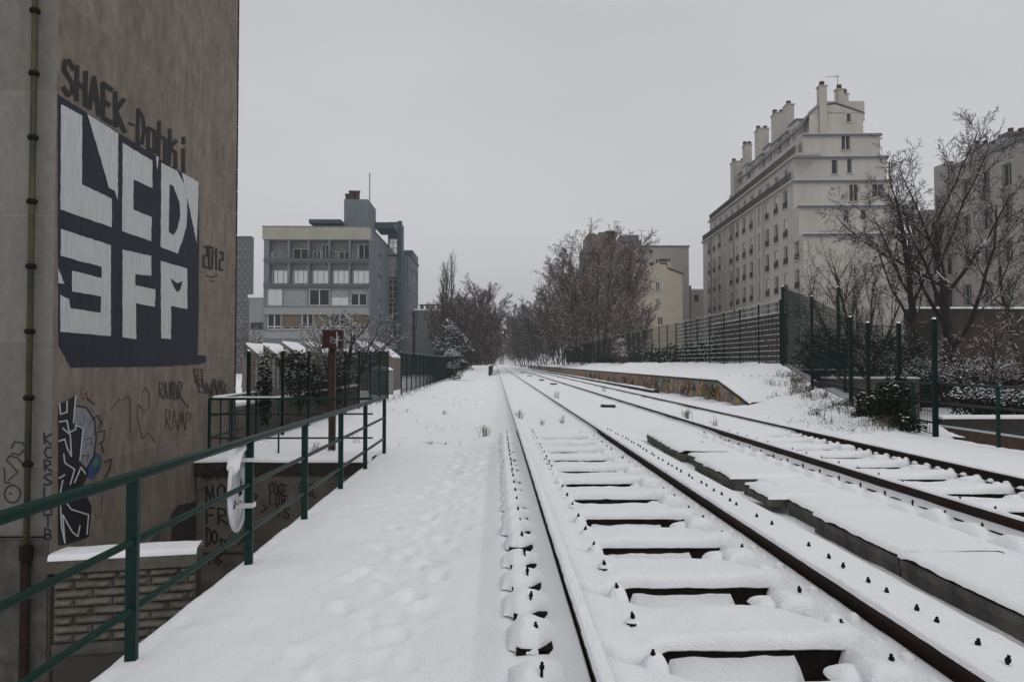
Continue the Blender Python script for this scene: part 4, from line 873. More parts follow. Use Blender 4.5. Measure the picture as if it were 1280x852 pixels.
for px, Y, ty, sp_, n_, sd_, lab in [(688, 135, 372, 6., 9, 31, 'grey bare tree right of the track, directly left of the reddish trees'), (664, 165, 380, 6.4, 10, 32, 'grey rounded bare tree right of the track in the distance'), (654, 200, 394, 5.6, 8, 33, 'distant hazy bare tree overhanging the track from the right'), (645, 300, 418, 5.5, 7, 34, 'farthest pale bare tree right of the vanishing track')]:
    b, H, S = multi(px, Y, .6, ty, sp_, n_, sd_); tree('bare_tree', lab, b, H, PF2, sd_, 'grey trees closing the track', stems=S, mats=('bark', 'twiggrey'), snow=.16, snow_rmin=.015)
for px, Y, ty, sp_, n_, sd_, lab in [(588, 118, 362, 5.0, 11, 51, 'dark round bare tree left of the track behind the conifer'), (600, 150, 384, 4.6, 9, 52, 'reddish brown bare tree left of the track, farther along'), (608, 200, 408, 4.0, 7, 53, 'distant dark bare tree left of the vanishing track'), (577, 110, 372, 4.6, 8, 54, 'bare tree between the poplar and the dark round tree')]:
    b, H, S = multi(px, Y, -.2, ty, sp_, n_, sd_); tree('bare_tree', lab, b, H, PF2, sd_, 'bare trees on the left of the track', stems=S, mats=('bark', 'twig'), snow=.25, snow_rmin=.015)
PP = [dict(n=8, wob=.02, up=.04, tip=.3), dict(cnt=44, t0=.12, t1=.97, ang=17, angv=4, len=.30, rad=.35, n=5, wob=.05, up=.10, tip=.4, rmin=.02, taper=.55), dict(cnt=8, t0=.15, ang=16, len=.5, rad=.6, n=3, wob=.08, up=.09, tip=.5, rmin=.013)]
b_ = on_y(559, 440, 105); Hp = on_y(559, 322, 105).z
tree('poplar', 'tall narrow bare poplar left of the track', (b_.x, 105, -.3), Hp, PP, 71, stems=[((0, 0), (0, 0, 1), Hp * .93, .18), ((.3, 0), (.04, 0, 1), Hp * .97, .14), ((-.35, .2), (-.04, 0, 1), Hp * .85, .14)], mats=('bark', 'twiggrey'), snow=.15, snow_rmin=.012)
# leafy masses
def leafy(name, label, blobs, n, size, m='leaf', snow=.25, stem=True, cat='bush', group=None, seed=1):
    rg = random.Random(seed); c = blobs[0]; root = thing(name, (c[0], c[1], c[2] - c[5]), label, cat, group)
    lf = MB(); sn = MB()
    tot = sum(b[3] * b[5] for b in blobs)
    for b in blobs:
        for _ in range(int(n * b[3] * b[5] / tot)):
            d = Vector((rg.gauss(0, 1), rg.gauss(0, 1), rg.gauss(0, 1))).normalized(); rr = rg.random() ** .4 * (1 + .25 * float(vn(d.x * 3 + b[0], d.z * 3 + d.y * 2)))
            p = Vector((b[0] + d.x * b[3] * rr, b[1] + d.y * b[4] * rr, b[2] + d.z * b[5] * rr))
            if d.z * rr > .15 and rg.random() < snow * (.3 + d.z):
                o = len(sn.v); s2 = size * rg.uniform(.6, 1.1); a = rg.uniform(0, 6.28)
                sn.add([p + Vector((math.cos(a + k * 1.571) * s2, math.sin(a + k * 1.571) * s2, rg.uniform(-.2, .2) * s2)) for k in range(4)] + [p + Vector((0, 0, s2 * .35))], [(0, 1, 4), (1, 2, 4), (2, 3, 4), (3, 0, 4)])
            lf.leaf(p - Vector((0, 0, size * .3)), size * rg.uniform(.6, 1.2))
    lf.build('foliage', M[m], root)
    if sn.v: sn.build('snow', M['snow_far'], root)
    if stem: MB().tube([(c[0], c[1], c[2] - c[5] - .2), (c[0], c[1], c[2])], .03 if c[5] < 2 else .12, 6).build('stem', M['bark'], root)
    return root
b_ = on_y(562, 400, 92); leafy('conifer', 'dusky green conifer dusted with snow below the poplar', [(b_.x, 92, 2.4, 1.9, 1.6, 2.6), (b_.x + .3, 92, 4.4, 1.3, 1.2, 1.7), (b_.x - .3, 92.3, 5.4, .8, .8, 1.2), (b_.x + 1.6, 92.5, 2.6, 1.3, 1.3, 2.2)], 5200, .16, 'conifer', .35, cat='tree', seed=2)
b_ = on_y(566, 432, 72); leafy('snowy_bush', 'round bush thick with snow at the end of the left fence', [(b_.x, 72, 2.0, 1.0, .9, .75), (b_.x + .8, 72, 1.5, .6, .6, .5), (b_.x + .2, 72, .9, .9, .8, 1.0)], 2600, .075, 'leaf', .9, seed=3)
b_ = on_y(762, 436, 66); leafy('snowy_bush', 'snow covered bush climbing the platform fence', [(10.5, 66, 2.3, .7, 1.2, .8), (10.5, 67.4, 2.7, .6, 1.1, .8), (10.4, 64.8, 2.0, .5, .9, .5), (10.5, 68.8, 2.2, .5, .9, .6), (10.5, 66.6, 3.2, .5, .8, .5)], 3200, .06, 'twig', .7, seed=4)
leafy('ivy', 'dark ivy bush wrapped round the right fence and railing', [(7.95, 15.6, .75, .28, .5, .62), (8.1, 16.3, .7, .35, .5, .6), (7.75, 14.9, .42, .25, .5, .2), (8.1, 17.2, .6, .3, .5, .4)], 3400, .045, 'leaf', .12, seed=5)
leafy('ivy', 'ivy and dead creeper hanging over the left mesh fence', [(-5.0, 20.4, 1.1, .3, 1.3, .7), (-5.0, 22.8, .9, .3, 1.2, .6), (-4.95, 17.2, 1.0, .15, .25, .9), (-4.9, 24.3, 1.0, .2, .2, 1.0), (-5.2, 26.5, 1.0, .3, 1.5, .7)], 3800, .05, 'leaf', .22, seed=6)
leafy('creeper', 'brown dead creeper in the fence beside the shed', [(-5.3, 20.6, 1.6, .35, 1.0, .3), (-5.3, 22.2, 1.5, .35, 1.0, .35)], 1500, .05, 'seed', .3, seed=16)
leafy('hedge', 'dark leafy hedge growing behind the long platform fence', [(11.7, y_, 2.1, .5, 2.4, .75 + .25 * math.sin(y_)) for y_ in range(44, 92, 3)], 5200, .09, 'leaf', .10, seed=61)
for i, (px, py, Y, rx, rz, lab) in enumerate([(1218, 502, 23.5, .9, .5, 'snow topped hedge shrub behind the parapet, left of the larger one'), (1262, 508, 23.0, 1.0, .55, 'large snow topped hedge shrub nearest the right edge'), (1150, 478, 26, 1.1, .75, 'snowy shrub at the foot of the leaning tree'), (1195, 475, 28, 1.3, .8, 'snowy shrub at the foot of the large forked tree'), (1235, 470, 32, 1.6, .9, 'dark snowy shrub along the brick wall'), (1278, 478, 27, 1.2, .7, 'snowy shrub before the brick wall at the right edge')]):
    b_ = on_y(px, py, Y); leafy('snowy_shrub', lab, [(b_.x, Y, b_.z, rx, .7, rz), (b_.x + rx * .7, Y + .2, b_.z - .1, rx * .6, .6, rz * .8)], 2600, .05, 'leaf', .42, group='shrubs in the right garden', seed=20 + i)
for i, (x, y, z, lab) in enumerate([(13.6, 33, 1.8, 'dark evergreen hedge clump behind the tall mesh panel'), (15.4, 34, 1.5, 'dark evergreen clump left of the brick wall'), (17.4, 35, 1.6, 'dark evergreen clump at the left end of the brick wall'), (11.9, 25.8, .8, 'dark low evergreen behind the grey stair wall'), (14.2, 29, 1.0, 'dark evergreen clump behind the middle of the stepped fence'), (16.2, 31, 1.1, 'dark evergreen clump beside the leaning tree trunks')]):
    leafy('evergreen_shrub', lab, [(x, y, z, 1.1, .8, .6 if i == 3 else 1.3)], 3600, .07, 'leaf', .05, group='evergreens behind the stepped fence', seed=40 + i)
tree('bare_tree', 'thin bare reddish scrub beside the distant tower on the left', (on_y(303, 430, 60).x, 60, -.3), 3.5, PS, 88, stems=[((-.8, 0), (-.1, 0, 1), 3.4, .06), ((0, 0), (.05, 0, 1), 3.8, .06), ((.5, 0), (.15, 0, 1), 3., .05)], snow=.2)
# weeds
def weed(x, y, h, n, label, seed, sp_=.4, m='drygrass'):
    rg = random.Random(seed); z = float(ground_h(x, y)); mb = MB()
    h *= .72; n = int(n * .8)
    for i in range(n):
        a = rg.uniform(0, 6.28); l = h * rg.uniform(.5, 1.1); tx = math.cos(a) * l * sp_ * rg.random(); ty_ = math.sin(a) * l * sp_ * rg.random(); b = Vector((x + rg.gauss(0, h * .18), y + rg.gauss(0, h * .2), z - .02))
        pts = [b, b + Vector((tx * .4, ty_ * .4, l * .55)), b + Vector((tx, ty_, l))]; mb.tube(pts, [.004, .0035, .002], 3)
        if rg.random() < .6: mb.tube([pts[1], pts[1] + Vector((rg.gauss(0, .08), rg.gauss(0, .08), l * .3))], [.003, .002], 3)
        if rg.random() < .5: mb.leaf(pts[2], .014)
    o = mb.build('weed', M[m]); 
    return tag(o, label, 'weed', 'dry weeds poking through the snow')
def onz(px, py, z): d = ray(px, py); t = (z - CAMZ) / d.z; return d.x * t, d.y * t
for i, (px, py, z, h, n, lab) in enumerate([(606, 545, .05, .34, 34, 'tallest dry weed tuft on the snow left of the near track'), (649, 523, .28, .3, 26, 'dry weed tuft between the near rails on the left'), (696, 498, .3, .4, 22, 'dry weed beside the right rail of the near track'), (678, 531, .28, .2, 14, 'thin weed in the snow between the near rails, left one'), (703, 529, .28, .26, 14, 'thin weed in the snow between the near rails, right one'), (859, 524, .28, .35, 40, 'bushy dry weed between the rails of the far track'), (893, 532, .28, .3, 16, 'thin dry weed right of the bushy one in the far track'), (755, 488, .3, .4, 18, 'dry weed beside the far track near the platform foot'), (555, 517, .03, .2, 14, 'small weed on the snow slope left, far one'), (538, 553, .03, .14, 8, 'small dark weed on the snow by the railing end'), (510, 514, .03, .25, 6, 'single bent stalk on the snow near the left fence'), (557, 553, .03, .1, 7, 'tiny weed right of the railing end'), (394, 560, .0, .3, 20, 'dry weeds at the foot of the rusty post'), (445, 552, 0, .3, 9, 'thin stalks beyond the railing end near the rusty post')]):
    x, y = onz(px, py, z); weed(x, y, h, n, lab, 100 + i)
rg = random.Random(9); mb = MB(); mg = MB()
for i in range(600):
    y = 14.6 + rg.random() ** 1.3 * 14; xf = float(np.interp(y, *FX)); x = xf - abs(rg.gauss(0, 1.0)) - .05
    if x < 6.1 or float(vn(x * .9 + 3, y * .7)) < .05: continue
    z = float(ground_h(x, y)); l = rg.uniform(.03, .15); m_ = mg if rg.random() < .35 else mb
    m_.tube([(x, y, z - .02), (x + rg.gauss(0, .09), y + rg.gauss(0, .09), z + l)], [.004, .002], 3)
    if rg.random() < .5: m_.leaf((x, y, z + l * .5), .022)
for i in range(260):
    x = rg.uniform(-4.6, -.4); y = 15 + rg.random() * 32
    if float(vn(x * .6 + 13, y * .35)) < .25: continue
    z = float(ground_h(x, y)); l = rg.uniform(.03, .12); mb.tube([(x, y, z - .02), (x + rg.gauss(0, .05), y + rg.gauss(0, .05), z + l)], [.005, .003], 3)
for i in range(300):
    x = -4.6 + abs(rg.gauss(0, .25)); y = 30 + rg.random() * 50; z = float(ground_h(x, y)); l = rg.uniform(.05, .2); mg.tube([(x, y, z - .02), (x + rg.gauss(0, .05), y, z + l)], [.008, .004], 3)
for c_ in range(75):
    y = 14.7 + rg.random() * 13; xf = float(np.interp(y, *FX)); x0_ = xf - abs(rg.gauss(0, .55)) - .05
    for _ in range(rg.randint(8, 22)):
        x = x0_ + rg.gauss(0, .09); yy0 = y + rg.gauss(0, .12); z = float(ground_h(x, yy0)); l = rg.uniform(.08, .26); m_ = mg if c_ % 3 == 0 else mb
        a_ = rg.uniform(0, 6.28); m_.tube([(x, yy0, z - .02), (x + math.cos(a_) * l * .25, yy0 + math.sin(a_) * l * .25, z + l * .7), (x + math.cos(a_) * l * .6, yy0 + math.sin(a_) * l * .6, z + l * .85)], [.005, .004, .002], 3)
        if rg.random() < .5: m_.leaf((x, yy0, z + l * .5), .025)
tag(mb.build('dry_grass', M['drygrass']), 'sparse dry grass stalks poking through the snow', 'grass', kind='stuff')
tag(mg.build('green_grass', M['leaf']), 'tufts of green growth on the snowy banks', 'grass', kind='stuff')

# ------------------------------------------------------------------ buildings
def facade(mb, O, eu, en, W, z0, z1, holes, depth, u0=0.):
    us = sorted(set([u0, W] + [h[0] for h in holes] + [h[2] for h in holes])); zs = sorted(set([z0, z1] + [h[1] for h in holes] + [h[3] for h in holes]))
    P = lambda u, n, z: O + eu * u + en * n + Vector((0, 0, z))
    for i in range(len(us) - 1):
        for j in range(len(zs) - 1):
            cu = (us[i] + us[i + 1]) / 2; cz = (zs[j] + zs[j + 1]) / 2
            if any(h[0] < cu < h[2] and h[1] < cz < h[3] for h in holes): continue
            mb.add([P(us[i], 0, zs[j]), P(us[i + 1], 0, zs[j]), P(us[i + 1], 0, zs[j + 1]), P(us[i], 0, zs[j + 1])], [(0, 1, 2, 3)])
    for (a, b, c, d) in holes:
        mb.add([P(a, 0, b), P(c, 0, b), P(c, 0, d), P(a, 0, d), P(a, -depth, b), P(c, -depth, b), P(c, -depth, d), P(a, -depth, d)], [(0, 4, 5, 1), (1, 5, 6, 2), (2, 6, 7, 3), (3, 7, 4, 0)])
def window(root, O, eu, en, h, depth, glass='glass', frame='frame', mull=1, ft=.07, trans=(), sill=None, grille=0, blind=None):
    a, b, c, d = h; P = lambda u, n, z: O + eu * u + en * n + Vector((0, 0, z))
    mb = MB(); mb.obox(O, eu, en, a, c, -depth - .05, -depth + .01, b, d); w = mb.build('window', M[glass], root)
    f = MB()
    for u in [a, c - ft] + [a + (c - a) * (k + 1) / (mull + 1) - ft / 2 for k in range(mull)]: f.obox(O, eu, en, u, u + ft, -depth + .012, -depth + .07, b, d)
    for z in [b, d - ft] + [b + (d - b) * t for t in trans]: f.obox(O, eu, en, a + ft, c - ft, -depth + .013, -depth + .065, z, z + ft)
    f.build('frame', M[frame], w)
    if blind: MB().obox(O, eu, en, a + .03, c - .03, -depth + .072, -depth + .09, d - (d - b) * blind[0], d - .02).build('blind', M[blind[1]], w)
    if sill: MB().obox(O, eu, en, a - .1, c + .1, -.1, .16, b - .13, b - .004).build('sill', M[sill], w)
    if grille:
        g = MB()
        n = int((c - a) / .16)
        for k in range(n + 1): u = a + (c - a) * k / n; g.obox(O, eu, en, u - .018, u + .018, .04, .075, b, b + grille)
        g.obox(O, eu, en, a - .04, c + .04, .03, .085, b + grille, b + grille + .06); g.obox(O, eu, en, a - .04, c + .04, .03, .085, b + .03, b + .08); g.build('railing', M['iron'], w)
    return w
EX = Vector((1, 0, 0)); EY = Vector((0, 1, 0)); Z0 = Vector((0, 0, 0))

# --- grey blue office block (left)
Y = 100.
ob = thing('office_block', (-23, 106, -5.2), 'grey blue modern office block with chimney stack and loggias', 'building')
xa = on_y(329.5, 350, Y).x; xb = on_y(462.5, 350, Y).x; O = Vector((xa, Y, 0)); W = xb - xa
zpy = lambda py, yy_=Y: on_y(400, py, yy_).z
ztop = zpy(284); zpar = zpy(299.5)
rows = [(zpy(323), zpy(300.5)), (zpy(354.5), zpy(329)), (zpy(382), zpy(361)), (zpy(412), zpy(391))]
en = -EY; pa_ = lambda px: on_y(px, 350, Y).x - xa
bays = [(336, 359), (362, 384), (386.5, 410), (412.5, 435.5), (438, 461)]
holes = [(pa_(a), r0, pa_(b), r1) for (r0, r1) in rows[:2] for a, b in bays]
h3 = [(pa_(a), rows[2][0], pa_(b), rows[2][1]) for a, b in [(334, 353), (354, 384), (386, 412), (414, 436), (438, 459)]]
h4 = [(pa_(a), rows[3][0], pa_(b), rows[3][1]) for a, b in [(334, 352), (353, 376), (377, 392), (393, 411), (412, 437), (439, 460)]]
mb = MB(); facade(mb, O, EX, en, W, -5.2, zpar - .01, holes, 1.3); 
mb.mi = 0
mb.build('front_wall', M['bluegrey'], ob) if False else None
mb = MB(); facade(mb, O, EX, en, W, rows[2][1] + .35, zpar - .01, holes, 1.3); facade(mb, O, EX, en, W, -5.2, rows[2][1] + .35, h3 + h4, .35); mb.build('front_wall', M['bluegrey'], ob)
mb = MB(); mb.box(xa - .15, xb + .05, Y - .2, Y + 1, zpar, ztop); mb.build('parapet', M['cream'], ob)
MB().box(xa - .2, xb + .1, Y - .25, Y + 17, ztop, ztop + .12).build('roof', M['zinc'], ob)
for (r0, r1) in rows[:2]: MB().box(xa + .05, xb - .1, Y - .35, Y - .003, r0 - .42, r0 - .02).build('balcony_slab', M['steelgrey'], ob)
for r0 in (rows[2][0], rows[3][0]): MB().box(xa + .1, xb - .1, Y - .1, Y - .003, r0 - 1.1, r0 - .25).build('spandrel_panel', M['palegrey'], ob)
for i, (a, b, c, d) in enumerate(holes):
    top = i < 5
    MB().obox(O, EX, en, a, c, -1.36, -1.3, b, d).build('back_panel', M['palegrey'], ob)
    k = i % 5; hh = d - b; ww = c - a
    if top:
        segs = [[], [(.05, .98, 0, .62)], [(.1, .5, 0, .5), (.55, .95, 0, .85)], [(.05, .3, 0, .5), (.4, .95, 0, .48)], [(.02, .3, 0, .88), (.34, .98, 0, .88)]][k]
        g = 'glass'; ml = 1
    else: segs = [(.02, .98, .03, .72)]; g = 'glassb'; ml = 2
    for (s0, s1, t0, t1_) in segs: window(ob, O, EX, en, (a + ww * s0, b + hh * t0, a + ww * s1, b + hh * t1_), 1.22, g, mull=ml, ft=.1)
    if top and k in (2, 3): 
        gm = MB()
        for j in range(12): u = a + ww * j / 11; gm.obox(O, EX, en, u - .02, u + .02, .1, .14, b - .02, b + 1.0)
        gm.obox(O, EX, en, a, c, .09, .15, b + 1.0, b + 1.06); gm.build('balcony_railing', M['steelgrey'], ob)
MB().obox(O, EX, en, pa_(336.5), pa_(341), -1.2, -.6, rows[0][0], rows[0][0] + .9).build('air_conditioner', M['palegrey'], ob)
for i, h in enumerate(h3): window(ob, O, EX, en, h, .25, 'glassb' if i in (0, 3) else 'glass', mull=1 if i else 1, ft=.12, blind=(.95, 'palegrey') if i == 1 else (.5, 'palegrey') if i == 3 else (.3, 'palegrey') if i == 4 else None)
for i, h in enumerate(h4): window(ob, O, EX, en, h, .25, 'glass', mull=1, ft=.13, trans=(.16,), blind=(.82, 'brownblind') if i in (1, 3, 5) else None)
# side wall
O2 = Vector((xb, Y, 0)); hs = []
for r0, r1 in rows: hs.append((7.0, r0, 10.5, r1 - .5))
mb = MB(); facade(mb, O2, EY, EX, 17, -5.2, ztop - .01, hs, .4); mb.build('side_wall', M['bluegrey'], ob)
for h in hs: window(ob, O2, EY, EX, h, .3, 'glass', mull=2, ft=.1)
MB().box(xa, xb - 1, Y + 16.8, Y + 17, -5.2, ztop).build('rear_wall', M['bluegrey'], ob)
MB().box(xa, xa + .2, Y + .01, Y + 17, -5.2, ztop - .01).build('left_wall', M['bluegrey'], ob)
# stair tower
tx0 = on_y(484.5, 300, 117).x; tx1 = on_y(498.3, 300, 117).x; tz = on_y(490, 277, 117).z; tx2 = on_y(500, 350, 119).x
mb = MB(); mb.box(tx0, tx1 + .25, 117.3, 121.5, -5.2, tz); mb.build('stair_tower', M['teal'], ob)
mb = MB(); mb.box(tx1 - .1, tx1 + .5, 116.6, 117.28, -5.2, tz + .05); mb.build('stair_tower_fin', M['teal'], ob)
zz = tz - .3; OT = Vector((tx0, 117.25, 0))
fl = [on_y(490, p_, 117).z for p_ in (296, 320, 348, 376, 404, 432)]; prev = tz - .4
for f_ in fl:
    window(ob, OT, EX, -EY, (.1, f_ + .25, tx1 - tx0 - .15, prev), -.1, 'glassb' if prev > 17 else 'glass', 'palegrey', mull=1, ft=.1, trans=(.35, .7)); prev = f_ - .1
# rear block
rx = -13.4; rz = on_y(511, 318, 122).z; OR = Vector((rx, 122, 0)); hs = []
for i, f_ in enumerate([on_y(513, p_, 126).z for p_ in (348, 376, 404, 432)]): hs += [(1, f_, 3.6, f_ + 1.7), (4.2, f_, 6.5, f_ + 1.7), (8, f_, 12.5, f_ + 1.7)]
mb = MB(); facade(mb, OR, EY, EX, 15, -5.2, rz, hs, .3); mb.box(-24, rx - .01, 121.9, 122.1, -5.2, rz); mb.build('rear_block_wall', M['bluegrey'], ob)
for h in hs: window(ob, OR, EY, EX, h, .22, 'glass', mull=1, ft=.1)
MB().box(-24, rx + .15, 121.8, 137.2, rz, rz + .2).build('rear_block_roof', M['teal'], ob)
hb = MB().box(rx - 2.5, rx - .02, 128, 137, rz + .2, rz + 1.5).build('roof_box', M['teal'], ob)
# chimney stack
cx0 = on_y(430, 270, 106).x; cx1 = on_y(450.5, 270, 106).x; cz = on_y(440, 249, 106).z
ck = MB().box(cx0, cx1 + 1.0, 106, 113, ztop, cz).build('chimney_stack', M['bluegrey'], ob)
for px, w_, h_ in [(434.5, .3, .7), (440, .38, 1.1), (446.5, .34, 1.1)]: x = on_y(px, 248, 107).x; MB().tube([(x, 107, cz - .02), (x, 107, cz + h_), (x, 107, cz + h_ + .01), (x, 107, cz + h_ + .2)], [w_, w_, w_ * 1.25, w_ * 1.25], 12).build('chimney_pot', M['clay'], ck)
MB().tube([(cx1 + .9, 108, cz - 3), (cx1 + .9, 108, on_y(457, 216, 108).z)], .07, 6).build('mast', M['steelgrey'], ob)
mb = MB(); x0 = on_y(386, 276, 104).x; zc_ = on_y(400, 274, 104).z; mb.box(x0, cx0 - .05, 104, 112, zc_ - .5, zc_); mb.box(cx1 + 1.05, tx1, 112, 118, zc_ - .6 + .8, zc_ + .35 + .7); mb.box(x0 + .3, cx0 - 1, 105, 111, ztop + .1, zc_ - .5); mb.build('roof_canopy', M['teal'], ob)

# --- distant tower, white block, blue block
lt = thing('tower_block', (-45, 140, -5.2), 'narrow grey lattice clad tower at the left edge of the sky gap', 'building')
x0 = on_y(292, 350, 140).x; x1 = on_y(313.5, 350, 140).x; zt_ = on_y(300, 295, 140).z
MB().box(x0 - 3, x1, 140, 141.6, -5.2, zt_).build('wall', M['steelgrey'], lt)
mb = MB(); z = 2
while z < zt_ - 1.5:
    for k in range(3):
        xx = x0 + (x1 - x0) * k / 3; w_ = (x1 - x0) / 3
        mb.tube([(xx, 139.9, z), (xx + w_, 139.9, z + 1.5)], .04, 4); mb.tube([(xx + w_, 139.9, z), (xx, 139.9, z + 1.5)], .04, 4)
    mb.tube([(x0, 139.9, z), (x1, 139.9, z)], .05, 4); z += 1.5
mb.build('lattice', M['palegrey'], lt)
wb = thing('white_block', (-40, 130, -5.2), 'low white block with dark window bands between tower and office', 'building')
x0 = on_y(312, 350, 130).x; x1 = on_y(333, 350, 130).x; zt_ = on_y(320, 372, 130).z
mb = MB(); Ow = Vector((x0, 130, 0)); hs = [(.2, zt_ - 5.2 - i * 3.2, x1 - x0 - .2, zt_ - 4 - i * 3.2) for i in range(2)]; facade(mb, Ow, EX, -EY, x1 - x0, -5.2, zt_, hs, .3); mb.build('wall', M['palegrey'], wb)
for h in hs: window(wb, Ow, EX, -EY, h, .2, 'glass', 'steelgrey', mull=3, ft=.08)
MB().box(x0 - .2, x1 + .2, 129.8, 140, zt_, zt_ + .5).build('roof', M['snow_far'], wb)
gb = thing('blue_grey_block', (-10, 130, -5.2), 'plain blue grey block right of the office, left of the poplar', 'building')
x0 = on_y(519, 400, 128).x; x1 = on_y(547, 400, 128).x; zt_ = on_y(535, 388, 128).z; Ow = Vector((x0, 128, 0)); Wd = x1 - x0
hs = [(Wd * .58, on_y(535, p_, 128).z, Wd * .8, on_y(535, p_, 128).z + 1.3) for p_ in (401, 412, 423)] + [(.15, on_y(535, 412, 128).z, .35, on_y(535, 392, 128).z)]
mb = MB(); facade(mb, Ow, EX, -EY, Wd, -5.2, zt_, hs, .3); mb.box(x0, x1, 128.4, 136, -5.2, zt_ - .02); mb.build('wall', M['bluegrey'], gb)
for h in hs: window(gb, Ow, EX, -EY, h, .2, 'glass', 'bluegrey', mull=0, ft=.05)
mb = MB(); mb.box(x0 - .2, x1 + .2, 127.8, 136, zt_, zt_ + .25); mb.build('roof', M['snow_far'], gb)
mb = MB()
for k in range(4): mb.box(x0 + .5 + k * .9, x0 + .9 + k * .9, 131, 133, zt_ + .25, zt_ + 1.1)
mb.box(x0 + .3, x1 - .3, 130.8, 133.2, zt_ + 1.1, zt_ + 1.2); mb.build('roof_plant', M['steelgrey'], gb)

# --- cream apartment house (right)
ah = thing('apartment_house', (42, 110, -5.2), 'tall cream apartment house with stepped top floors and many chimneys', 'building')
t_ = Vector((.04, 1, 0)).normalized(); g_ = Vector((t_.y, -t_.x, 0)); N0 = Vector((36.4, 93.1, 0))
nl = -g_      # facade outward
def NP(u, w): return N0 + t_ * u + g_ * w
LV = [-5.2, 3.2, 6.6, 10.0, 13.4, 16.8, 20.5, 23.96, 27.3, 30.6]
UF = 54.; WG = 12.1
bayu = [3.6 if False else 6.6 + 3.86 * k for k in range(12)]
fac = MB(); wins = []
def row(O, z0, us, w, hgt, gr, dep=.35):
    return [(u - ww / 2, z0 + .55, u + ww / 2, z0 + .55 + hgt) for u, ww in us]
us_ = [(6.6 + 3.86 * k, .95 if k in (3, 8) else 1.65) for k in range(12)] + [(2.4, 1.6)]
hol = []
for z0 in LV[1:7]:
    hol += row(None, z0, [q for q in us_ if not (q[0] == 2.4 and z0 > 15)], 0, 2.35, 1)
u_start = {16.8: 1.75, 20.5: 3.5}
for (za, zb_, u0) in [(-5.2, 16.8, 0.), (16.8, 20.5, 1.75), (20.5, 23.96, 3.5)]:
    facade(fac, N0, t_, nl, UF, za, zb_, [h for h in hol if za <= h[1] < zb_], .35, u0)
def cl(o): return o
fac.build('street_facade', M['facade'], ah)
for h in hol: window(ah, N0, t_, nl, h, .28, 'glass', 'frame', mull=1, ft=.075, sill='beige', grille=.75 if h[2] - h[0] > 1 else 0, blind=(rnd.choice([.35, .5, 1.0]), 'frame') if rnd.random() < .4 else None)
mb = MB()
for (u) in [4.6 + 3.86 * k for k in range(0, 13, 1)]:
    if int((u - 4.6) / 3.86 + .1) in (3, 4, 8, 9): mb.brk(); mb.obox(N0, t_, nl, u - .25, u + .25, .003, .2, -5.2, 23.8)
mb.build('pilaster', M['facade'], ah)
# upper set back floors
for (zi, w0, u0, u1, nb, glz) in [(7, .6, 5.1, 51, 11, 1), (8, 2.4, 6.8, 44, 8, 1)]:
    O3 = NP(0, w0); z0, z1 = LV[zi], LV[zi + 1]; hs = [(7.4 + 3.86 * k, z0 + .2, 8.9 + 3.86 * k, z0 + 2.4) for k in range(nb) if 8.9 + 3.86 * k < u1]
    mb = MB(); facade(mb, O3, t_, nl, u1, z0, z1, hs, .3, u0); mb.obox(NP(0, 0), t_, nl, u1 - .3, u1, -WG, -w0, z0, z1); mb.build('upper_wall', M['facade'], ah)
    for h in hs: window(ah, O3, t_, nl, h, .22, 'glass', 'frame', mull=1, ft=.1)
    wo = 0 if zi == 7 else .6; uo = UF if zi == 7 else 51
    g = MB(); Ob = NP(0, wo - .12)
    for k in range(int((uo - 4) / .32)): g.obox(Ob, t_, nl, 4 + k * .32, 4 + k * .32 + .09, 0, .06, z0 + .1, z0 + 1.0)
    g.obox(Ob, t_, nl, 4, uo, -.01, .08, z0 + 1.0, z0 + 1.1); g.obox(Ob, t_, nl, 4, uo, -.01, .07, z0 + .05, z0 + .13); g.build('balcony_railing', M['iron'], ah)
    MB().obox(Ob, t_, nl, 3.4, uo + .1, -w0 - .5, .25, z0 - .22, z0 + .03).build('balcony_slab', M['beige'], ah)
# gable floors, each with a snowy ledge
def gab(u0, w0, w1, z0, z1, px_wins, depth=.3):
    O3 = NP(u0, 0); hs = []
    for (ax, ay, bx_, by) in px_wins:
        a = on_y(ax, ay, O3.y); b_ = on_y(bx_, by, O3.y); hs.append((a.x - O3.x, b_.z, b_.x - O3.x, a.z))
    mb = MB(); facade(mb, O3, g_, -t_, w1, z0, z1, hs, depth, w0); mb.obox(O3, g_, t_, w1 - .25, w1, .01, UF - u0, z0, z1)
    if w0 > 0: pass
    mb.build('gable_wall', M['facade'], ah)
    for h in hs: window(ah, O3, g_, -t_, h, .24, 'glass', 'frame', mull=1 if h[2] - h[0] > .8 else 0, ft=.08, sill='beige')
    MB().obox(O3, g_, -t_, w0 - .1, w1 + .15, .003, .3, z1 - .28, z1 + .0).build('ledge', M['zinc'], ah)
    MB().obox(O3, g_, -t_, w0 - .1, w1 + .15, -1.9, .22, z1 + .003, z1 + .07).build('ledge_snow', M['snow_far'], ah)
S = lambda L: [(990 + a / 2.84, 100 + b / 2.84, 990 + c / 2.84, 100 + d / 2.84) for a, b, c, d in L]
gab(0, 0, WG, -5.2, 16.8, S([(208, 555, 230, 580), (272, 555, 292, 580), (275, 662, 293, 685), (215, 665, 230, 690)]))
gab(1.75, 0, WG, 16.8, 20.5, S([(182, 460, 200, 498), (240, 460, 260, 498)]))
gab(3.5, 0, WG, 20.5, 23.96, S([(200, 370, 232, 432), (280, 370, 322, 416)]))
gab(5.1, .6, WG, 23.96, 27.3, S([(138, 282, 160, 335), (192, 280, 210, 332)]))
gab(6.8, 2.4, WG, 27.3, 30.6, S([(172, 197, 204, 250)]))
MB().obox(NP(0, 0), t_, g_, 3.4, UF, .05, WG - .05, 23.9, 23.99).build('terrace', M['snow_far'], ah)
